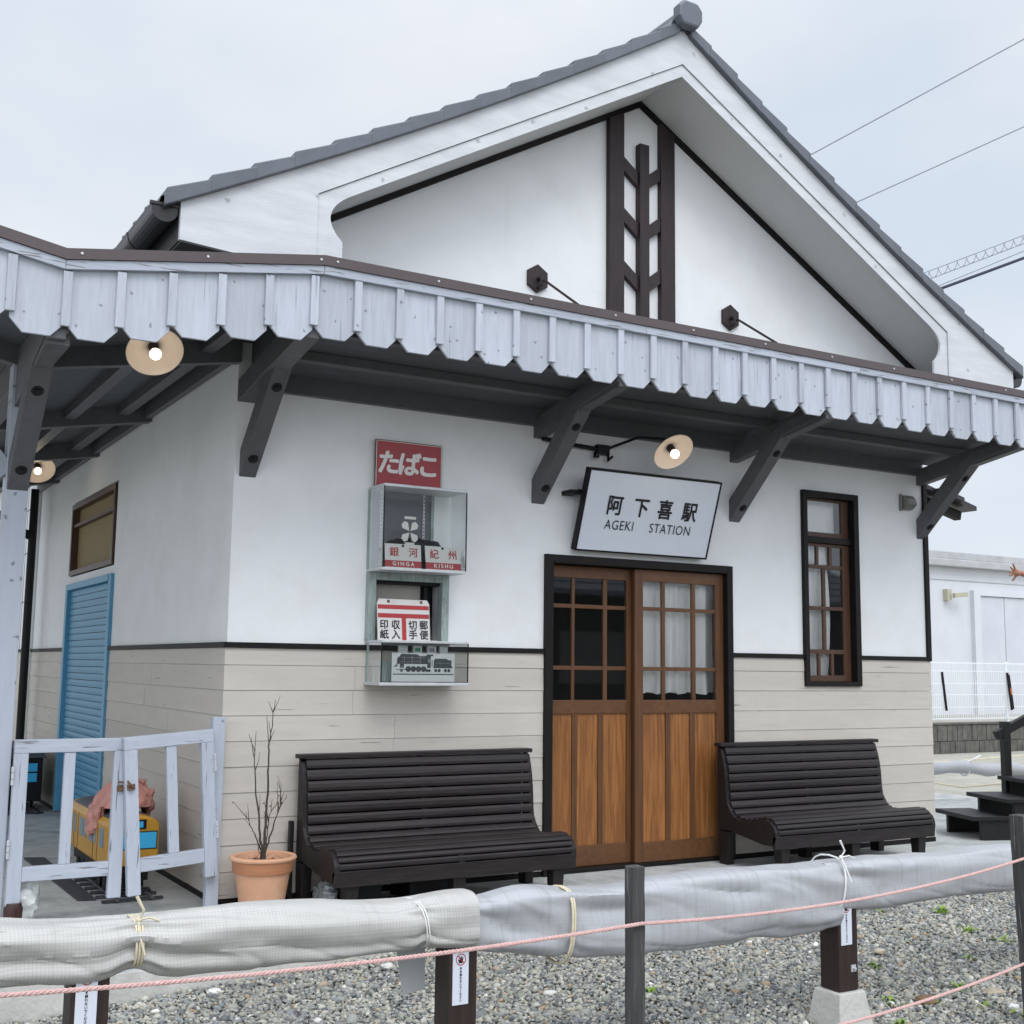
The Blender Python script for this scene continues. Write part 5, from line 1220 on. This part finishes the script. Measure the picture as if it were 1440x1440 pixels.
T1, fn1, _, _ = roll('rolled_sheet', 'cream mesh sheet rolled along the fence rail at the left', -2.6, .02, .650, .168, .21, TARPA, 1.3, pinch=((-1.21, .07, .22), (-.19, .03, .12)), slope=-.040, lip=.028, dents=((-1.55, -.35, .22, .35, .030), (-1.02, -.45, .13, .3, .03), (-.55, -.5, .30, .4, .026), (-.85, .9, .12, .35, .014), (-.35, .95, .15, .35, .012), (-1.9, .9, .2, .35, .014)))
tie(T1, -1.20, .507, .142, .175, TWINE, .0042, 3)
tie(T1, -.19, .472, .160, .20, CORDW, .0026, 2, knot=False, lean=-.018)
m_ = MB(); m_.add([(-.225, -2.90, .40), (-.10, -2.90, .40), (-.10, -2.905, .205), (-.19, -2.905, .195)], [(0, 1, 2, 3)]); 
fl_ = build(m_, 'hanging_flap', FLAP, T1); so = fl_.modifiers.new('s', 'SOLIDIFY'); so.thickness = .003
T2, _, _, _ = roll('rolled_sheet', 'thick silver grey sheet rolled along the fence rail in the middle', -.12, 1.86, .553, .285, .225, TARPB, 5.1, pinch=((.42, .03, .07), (1.86, .10, .06)), slope=-.004, flare=.0, yofs=-.004, taper=.50, dents=((.16, -.1, .10, .35, .022), (.62, .25, .22, .28, .034), (.33, -.2, .08, .5, .018), (1.25, .35, .12, .3, .016), (1.70, .2, .10, .5, .022), (1.55, -.7, .2, .4, .014)))
tie(T2, .42, .409, .272, .215, TWINE, .0046, 2, knot=False, lean=.014, yofs=-.01)
T3, _, _, _ = roll('rolled_sheet', 'slim silver sheet rolled along the fence rail at the right', 1.80, 6.2, .547, .215, .20, TARPC, 8.7, pinch=((1.80, .05, .14),), slope=-.006, fold=.7, dents=((1.98, .3, .10, .45, .028), (2.2, .2, .2, .3, .012), (2.9, .6, .3, .3, .008)))
tie(T3, 1.855, .452, .235, .23, CORDW, .004, 1, knot=True, lean=.02)
m_ = MB(); m_.box(-2.6, 6.2, FYY - .04, FYY + .04, .43, .47); tag(build(m_, 'fence_rail', POSTWOOD), 'timber rail hidden inside the rolled sheets on the fence posts', 'rail')

# stakes and ropes
def stake(label, x, y, top, w_, lean, seed):
    T = MB(); z0 = zg(x, y) - .05; n_ = 14
    def fn(u, v):
        z = z0 + (top - z0) * u; a = int(round(v * 4)) % 4
        cx_, cy_ = ((-1, -1), (1, -1), (1, 1), (-1, 1))[a]
        j = .0025 * noise.noise(Vector((z * 9, a * 3.3, seed)))
        return (x + lean * (z - top) + cx_ * (w_ / 2 + j), y + cy_ * (w_ / 2 + j), z)
    T.grid(fn, n_, 4, wrap=True); k = n_ * 4; T.f.append((k, k + 1, k + 2, k + 3))
    return tag(build(T, 'rope_stake', STAKE, bevel=.003), label, 'stake', 'weathered stakes holding the pink rope')
stake('grey weathered wooden stake in front of the door, holding the pink rope', .208, -3.8, .757, .048, .0, 2)
stake('grey weathered wooden stake leaning at the right edge, holding the pink rope', 2.62, -3.45, .762, .075, -.055, 6)
stake('grey weathered wooden stake beyond the left edge, holding the pink rope', -2.75, -3.9, .78, .062, .0, 9)
def rope(label, pts, r=.0062, pitch=.042):
    # three twisted strands along a smooth path
    P = [Vector(p) for p in pts]; path = []
    for a, b_, sagm in zip(P[:-1], P[1:], [.05] * 9):
        n_ = max(2, int((b_ - a).length / .0055))
        for k in range(n_): t = k / n_; path.append(a.lerp(b_, t) - Vector((0, 0, sagm * 4 * t * (1 - t) * min(1, (b_ - a).length / 2.5))))
    path.append(P[-1]); m_ = MB(); s_ = 0; L = [0]
    for a, b_ in zip(path[:-1], path[1:]): s_ += (b_ - a).length; L.append(s_)
    for st in range(3):
        q = []
        for i_, p in enumerate(path):
            t = (path[min(i_ + 1, len(path) - 1)] - path[max(i_ - 1, 0)]).normalized(); a = t.cross(Vector((0, 0, 1))).normalized(); b_ = a.cross(t); w_ = 2 * math.pi * (L[i_] / pitch + st / 3)
            q.append(p + (a * math.cos(w_) + b_ * math.sin(w_)) * r * .52)
        m_.tube(q, r * .56, 6)
    return tag(build(m_, 'rope', ROPE, smooth=True), label, 'rope', 'pink ropes strung between the stakes')
rope('upper pink twisted rope strung through the weathered stakes', [(-2.75, -3.93, .69), (.208, -3.838, .582), (2.60, -3.49, .582), (4.6, -3.2, .60)])
rope('lower pink twisted rope near the ground at the bottom right', [(-2.75, -3.93, .17), (.208, -3.838, .150), (2.59, -3.495, .140), (4.6, -3.2, .15)])

# ------------------------------------------------------------------ weeds and loose stones
random.seed(5)
for k, (x, y) in enumerate([(3.96, -1.84), (3.6, -1.7), (3.74, -2.22), (3.77, -2.42), (3.31, -2.57), (2.7, -2.47), (2.81, -2.92), (2.35, -2.91), (2.53, -3.0), (2.71, -3.13), (2.73, -3.31), (2.14, -3.13), (4.6, -2.2), (3.1, -3.3), (1.35, -2.35)]):
    m_ = MB(); z = zg(x, y) - .004; big = (k in (0, 2, 3, 6)); nb = 26 if big else 14
    for b_ in range(nb):
        a = random.uniform(0, 6.28); ln = random.uniform(.03, .085 if big else .055); w_ = random.uniform(.005, .010); el = random.uniform(.25, 1.2)
        d_ = Vector((math.cos(a) * math.cos(el), math.sin(a) * math.cos(el), math.sin(el))); s_ = Vector((-math.sin(a), math.cos(a), 0)) * w_
        p = Vector((x + random.gauss(0, .018), y + random.gauss(0, .018), z)); q = p + d_ * ln * .6; e_ = p + d_ * ln + Vector((math.cos(a), math.sin(a), -.6)) * ln * .25
        m_.add([p - s_ * .5, p + s_ * .5, q + s_, q - s_, e_], [(0, 1, 2, 3), (3, 2, 4)])
    lab = 'tuft of green weed growing in the gravel'
    tag(build(m_, 'weed', WEED), lab, 'weed', 'green weeds in the gravel')
ROCKS = [((2.49, -2.99), .045, (.20, .13, .075), 'rounded brown stone lying on the gravel near the lower rope'), ((2.94, -3.02), .05, (.42, .36, .27), 'flat cream stone lying right of the brown stone'), ((2.93, -2.3), .028, (.46, .40, .31), 'small cream stone in the gravel right of the right fence post'), ((2.83, -3.21), .026, (.68, .68, .66), 'small bright white stone by the lower rope at the right edge'),
         ((.45, -1.62), .03, (.42, .31, .16), 'ochre stone in the gravel behind the cream roll'), ((.40, -1.5), .024, (.66, .64, .6), 'white stone in the gravel beside the ochre stone'), ((-.43, -1.42), .028, (.7, .69, .66), 'white stone against the concrete kerb'), ((.9, -2.2), .024, (.62, .60, .55), 'pale stone in the gravel left of the centre stake')]
for (x, y), r_, c_, lb in ROCKS:
    fl_ = .55 if 'flat' not in lb else .3
    tag(build(blob((x, y, zg(x, y) + r_ * fl_ * .55), (r_ * 1.25, r_, r_ * fl_), x, .35, 1.4, 14, 12), 'stone', mat('stone_' + lb.split()[0] + str(int(x * 100)), c_, .8, .15, 30, bump=.3), smooth=True), lb, 'stone', 'larger stones on the gravel')

# ------------------------------------------------------------------ wooden steps, person
st = thing('wooden_steps', 'dark brown wooden steps with a handrail right of the station', 'steps', (6.6, 0, 0))
ang = R(-20); RM = Matrix.Translation((6.40, -.16, 0)) @ Matrix.Rotation(ang, 4, 'Z')
def sbuild(mb, name, mt=STEPWOOD): mb.xform(RM); return build(mb, name, mt, st, bevel=.004)
for k in range(5):
    m_ = MB(); m_.box(-.02 + .31 * k, .33 + .31 * k, 0, .62, .165 + .142 * k, .2 + .142 * k); sbuild(m_, 'tread')
for yy in (.03, .55):
    m_ = MB(); pg = []
    for k in range(5): pg += [(.07 + .31 * k, .142 * k + .02 if k else 0), (.07 + .31 * k, .164 + .142 * k)]
    pg += [(1.66, .732), (1.66, .50), (.45, .0)]
    m_.prism(pg, 'y', yy, yy + .04); sbuild(m_, 'stringer')
m_ = MB(); m_.box(1.6, 3.6, -.5, 1.3, .826, .87); sbuild(m_, 'deck')
for a, b_ in ((1.7, -.4), (1.7, 1.2), (3.5, -.4), (3.5, 1.2)):
    m_ = MB(); m_.box(a, a + .08, b_ - .04, b_ + .04, 0, .825); sbuild(m_, 'deck_leg')
m_ = MB(); m_.box(.66, .73, .585, .655, .30, .96); sbuild(m_, 'handrail_post')
m_ = MB(); m_.beam((.60, .62, .835), (2.1, .62, 1.56), .06, .075); m_.beam((2.08, .62, .87), (2.08, .62, 1.56), .07, .07, (1, 0, 0)); sbuild(m_, 'handrail')

def skin_mesh(name, verts, edges, radii, parent, mt, org, sub=2):
    me = bpy.data.meshes.new(name); me.from_pydata([tuple(Vector(v) - org) for v in verts], edges, []); me.update(); o = bpy.data.objects.new(name, me); link(o, parent); ORG[o.name] = org
    sk = o.modifiers.new('skin', 'SKIN'); sk.use_smooth_shade = True
    if not me.skin_vertices: return o
    for i_, r_ in enumerate(radii): me.skin_vertices[0].data[i_].radius = (r_, r_)
    me.skin_vertices[0].data[0].use_root = True
    su = o.modifiers.new('sub', 'SUBSURF'); su.levels = sub; su.render_levels = sub
    me.materials.append(mt); return o
HP = Vector((7.36, .03, 2.30))     # reaching hand (wrist), at the right edge of the view
PB = Vector((8.12, -.02, .872))    # feet on the deck
pe = thing('person', 'person in a navy shirt reaching one arm out at the right edge', 'person', tuple(PB))
def pb(x, y, z): return Vector((PB.x + x, PB.y + y, PB.z + z))
SHL = pb(-.17, .0, 1.40); ELB = SHL.lerp(HP, .52) + Vector((0, -.02, -.015))
V = [pb(0, 0, .92), pb(0, 0, 1.10), pb(0, 0, 1.28), pb(0, 0, 1.42), pb(0, 0, 1.50), pb(0, .0, 1.58), pb(-.015, 0, 1.66), pb(-.01, 0, 1.745),
     SHL, ELB, HP, pb(.18, 0, 1.39), pb(.23, -.02, 1.12), pb(.22, -.08, .88), pb(.21, -.10, .80),
     pb(-.09, 0, .86), pb(-.10, -.01, .48), pb(-.10, .02, .08), pb(-.10, -.13, .03), pb(.09, 0, .86), pb(.10, -.01, .48), pb(.10, .02, .08), pb(.10, -.13, .03)]
E_ = [(0, 1), (1, 2), (2, 3), (3, 4), (4, 5), (5, 6), (6, 7), (3, 8), (8, 9), (9, 10), (3, 11), (11, 12), (12, 13), (13, 14), (0, 15), (15, 16), (16, 17), (17, 18), (0, 19), (19, 20), (20, 21), (21, 22)]
Rr = [.13, .12, .135, .11, .055, .075, .095, .07, .055, .040, .027, .055, .042, .030, .035, .085, .058, .04, .035, .085, .058, .04, .035]
skin_mesh('body', V, E_, Rr, pe, SKIN, PB)
# shirt and trousers sit just outside the body
skin_mesh('shirt', [V[0], V[1], V[2], V[3], V[8], V[8].lerp(V[9], .95), V[11], V[11].lerp(V[12], .9)], [(0, 1), (1, 2), (2, 3), (3, 4), (4, 5), (3, 6), (6, 7)], [.15, .145, .155, .13, .072, .056, .072, .06], pe, SHIRT, PB)
skin_mesh('trousers', [V[0], V[15], V[16], V[17], V[19], V[20], V[21]], [(0, 1), (1, 2), (2, 3), (0, 4), (4, 5), (5, 6)], [.14, .10, .075, .065, .10, .075, .065], pe, TROUSER, PB)
build(blob(tuple(V[7] + Vector((.01, .03, .0))), (.10, .11, .10), 3, .08, 3), 'hair', HAIR, pe, smooth=True)
# hand: palm and five spread fingers
wr = HP; pd_ = Vector((-1, -.05, .12)).normalized(); sd = Vector((.05, -.35, 1)).normalized(); sd = (sd - pd_ * sd.dot(pd_)).normalized(); nd = pd_.cross(sd)
hv = [wr, wr + pd_ * .04, wr + pd_ * .085]; he = [(0, 1), (1, 2)]; hr = [.024, .034, .030]
def finger(base, d1, l1, d2, l2, r_):
    i0 = len(hv); hv.append(base); hv.append(base + d1 * l1); hv.append(base + d1 * l1 + d2 * l2); hr.extend([r_, r_ * .95, r_ * .75]); he.extend([(2 if base != TB else 1, i0), (i0, i0 + 1), (i0 + 1, i0 + 2)])
TB = wr + pd_ * .045 - sd * .028
for sp, off, l_ in ((.62, .030, .072), (.26, .010, .082), (-.06, -.010, .078), (-.34, -.028, .062)):
    d1 = (pd_ + sd * sp).normalized(); finger(wr + pd_ * .092 + sd * off, d1, l_ * .55, (d1 - nd * .25).normalized(), l_ * .5, .0092)
finger(TB, (pd_ * .35 - sd).normalized(), .035, (pd_ * .6 - sd).normalized(), .03, .011)
skin_mesh('hand', hv, he, hr, pe, SKIN, PB, 2)

# ------------------------------------------------------------------ background right
bw = MB()
for r_ in range(2):
    x = 12.2 + (.2 if r_ else 0)
    while x < 24: bw.box(x, x + .122, 7.60 + random.uniform(0, .012), 7.75, -.1 + .29 * r_, .183 + .29 * r_); x += .130
bw.box(12.2, 24.4, 7.585, 7.765, .475, .51)
tag(build(bw, 'block_wall', BLOCK, bevel=.008), 'low dark concrete block wall under the white mesh fence', 'wall')
fe = thing('mesh_fence', 'white welded mesh fence on the low block wall before the warehouse', 'fence', (16, 7.68, .5))
m_ = MB()
x = 13.0
while x < 21: m_.box(x - .0035, x + .0035, 7.672, 7.679, .58, 1.58); x += .05
build(m_, 'mesh_wires', METALWHITE, fe)
m_ = MB()
for z in (.58, .78, 1.0, 1.2, 1.42, 1.57): m_.box(13, 21, 7.68, 7.69, z - .006 - (.008 if z > 1.5 or z < .6 else 0), z + .006)
build(m_, 'mesh_rails', METALWHITE, fe)
for x in (15.08, 17.15, 19.2, 13.05):
    m_ = MB(); m_.box(x - .03, x + .03, 7.691, 7.74, .30, 1.60); build(m_, 'fence_post', METALWHITE, fe, bevel=.004)
for x, lb, oc_ in ((15.35, 'dark marker pole leaning on the mesh fence by the station corner', False), (17.12, 'dark marker pole with an orange band leaning on the mesh fence', True)):
    T = thing('marker_pole', lb, 'pole', (x, 7.64, .6)); m_ = MB(); m_.tube([(x, 7.655, 1.40), (x + .06, 7.63, .72)], .022, 8)
    if oc_: m_.tube([(x + .05, 7.655, 1.36), (x + .11, 7.63, .74)], .014, 8)
    build(m_, 'shaft', BLACKPL, T, smooth=True)
    if oc_: m_ = MB(); m_.tube([(x + .042, 7.645, 1.12), (x + .058, 7.64, 1.0)], .026, 8); build(m_, 'band', ORANGE, T)
wh = thing('warehouse', 'long white warehouse with flat grey roof edge behind the mesh fence', 'building', (22, 13, .5))
m_ = MB(); m_.box(12.5, 34, 10.5, 18, .45, 3.64); build(m_, 'wall', WARE, wh)
m_ = MB(); m_.box(12.3, 34.2, 10.30, 18.2, 3.641, 3.80); m_.box(12.35, 34.15, 10.36, 18.1, 3.801, 3.97); build(m_, 'roof_edge', WAREROOF, wh, bevel=.02)
m_ = MB(); m_.box(19.95, 20.75, 10.44, 10.499, .5, 3.05); m_.box(20.77, 21.6, 10.44, 10.499, .5, 3.05); m_.box(21.62, 23.6, 10.44, 10.499, .5, 3.05); build(m_, 'sliding_door', WAREDOOR, wh, bevel=.006)
m_ = MB(); m_.box(19.72, 19.93, 10.40, 10.499, .5, 3.17); m_.box(19.93, 23.7, 10.40, 10.499, 3.06, 3.17); build(m_, 'door_track', WARE, wh)
m_ = MB(); m_.box(18.85, 18.98, 10.38, 10.499, 2.92, 3.16); m_.beam((18.95, 10.3, 3.02), (19.3, 10.25, 3.05), .08, .10); build(m_, 'wall_light', mat('wall_light_cream', (.42, .40, .30), .5), wh)
m_ = MB(); m_.box(12.5, 34, 10.485, 10.499, 3.36, 3.372)
for xx in (14.5, 16.5, 18.4, 26): m_.box(xx, xx + .012, 10.487, 10.4995, .5, 3.35)
build(m_, 'panel_joint', WAREROOF, wh)
# far roll on its own posts
FR = thing('rolled_sheet', 'distant silver sheet roll on the far fence beyond the station corner', 'rolled sheet', (9.3, 2, .4), 'rolled plastic sheets wrapped along the fence rail')
m_ = MB(); m_.tube([(7.2 + .1 * k, 2.1 - .012 * k + .02 * math.sin(k * .6), .44 - .0045 * k + .012 * math.sin(k * .9)) for k in range(46)], [.066 + .008 * math.sin(k * 1.7) for k in range(46)], 18)
far = build(m_, 'sheet', TARPC, FR, smooth=True); far.data.uv_layers.new(name='uv')
m_ = MB(); m_.tube([(8.82 + .003 * math.cos(a), 1.92 + .08 * math.cos(a), .365 + .078 * math.sin(a)) for a in [2 * math.pi * k / 16 for k in range(16)]], .008, 6, closed=True); m_.tube([(8.82, 1.88, .43), (8.9, 1.84, .47), (9.0, 1.84, .50)], .01, 6); build(m_, 'tie_cord', CORDW, FR)
for k, x in enumerate((7.4, 10.6)):
    m_ = MB(); yq = 2.1 - .12 * (x - 7.2); m_.box(x - .05, x + .05, yq - .05, yq + .05, -.1, .36); tag(build(m_, 'far_fence_post', POSTWOOD), ('dark far fence post hidden behind the station corner', 'dark far fence post behind the wooden steps')[k], 'fence post', 'posts of the far fence')
for lb, a, b_, c_ in (('thin rope sagging low over the yard behind the steps', (6.2, 1.5, .52), (8.0, 1.3, .25), (10, 1.2, .30)), ('thin rope strung beyond the far roll before the block wall', (9.5, 5.0, .42), (12, 4.9, .12), (16, 4.8, .25))):
    m_ = MB(); m_.tube([Vector(a).lerp(Vector(b_), t) if t < 1 else Vector(b_).lerp(Vector(c_), t - 1) for t in [k / 12 for k in range(25)]], .009, 6); tag(build(m_, 'thin_rope', TWINE, smooth=True), lb, 'rope')

# power cables
def cable(label, a, b_, r_, mt, sag=.4, spiral=False):
    a = Vector(a); b_ = Vector(b_); d = b_ - a; a2 = a - d * 9; b2 = b_ + d * 9
    def P(t): return a2.lerp(b2, t) - Vector((0, 0, sag * 4 * (4 * t * (1 - t) - .997)))
    m_ = MB(); m_.tube([P(k / 40) for k in range(41)], r_, 8)
    if spiral:
        low = Vector((0, 0, -.28)); m_.tube([P(k / 40) + low for k in range(41)], r_, 6)
        q = [P(k / 2000) + low * (.5 + .5 * math.sin(k * .62)) + Vector((0, .06 * math.cos(k * .62), 0)) for k in range(2001)]; m_.tube(q, r_ * .8, 5)
    return tag(build(m_, 'power_cable', mt, smooth=True), label, 'cable')
cable('thin grey cable, highest of those crossing the sky', (25.62, 20.81, 18.42), (31.33, 16.89, 22.25), .022, CABLEGREY)
cable('thin grey cable, second highest crossing the sky', (27.02, 20.22, 16.85), (31.55, 17.19, 19.37), .020, CABLEGREY)
cable('pair of thin cables laced with a spiral wire', (29.13, 19.33, 14.55), (31.82, 17.56, 15.80), .014, CABLEGREY, .3, True)
cable('thin messenger wire just above the thick black cable', (29.51, 19.17, 14.10), (31.86, 17.61, 15.28), .014, CABLEGREY, .3)
cable('thick black cable, lowest of those crossing the sky', (29.55, 19.15, 14.00), (31.87, 17.63, 15.05), .05, CABLE, .3)

# house across the lane (seen only as a reflection in the door glass)
hs = thing('house', 'dark boarded house with tiled roof across the lane, mirrored in the door panes', 'house', (14, -20, 0))
m_ = MB(); m_.box(2, 24, -26, -18, -.29, 3.6); build(m_, 'wall', HOUSEWALL, hs)
m_ = MB()
for k in range(11):
    y0 = -17.2 - .42 * k; z0 = 3.3 + .22 * k; m_.prism([(y0, z0), (y0 - .45, z0 + .20), (y0 - .45, z0 + .10), (y0, z0 - .13)], 'x', 1.5, 24.5)
m_.prism([(-21.8, 5.55), (-26.8, 3.2), (-26.8, 3.1), (-21.8, 5.4)], 'x', 1.5, 24.5)
build(m_, 'roof', mat('house_tile', (.22, .23, .25), .5, .2, 6), hs)
m_ = MB()
for x in (4, 9, 14, 19): m_.box(x, x + 2, -17.99, -17.9, 1.0, 2.3)
build(m_, 'window', HOUSEPL, hs)
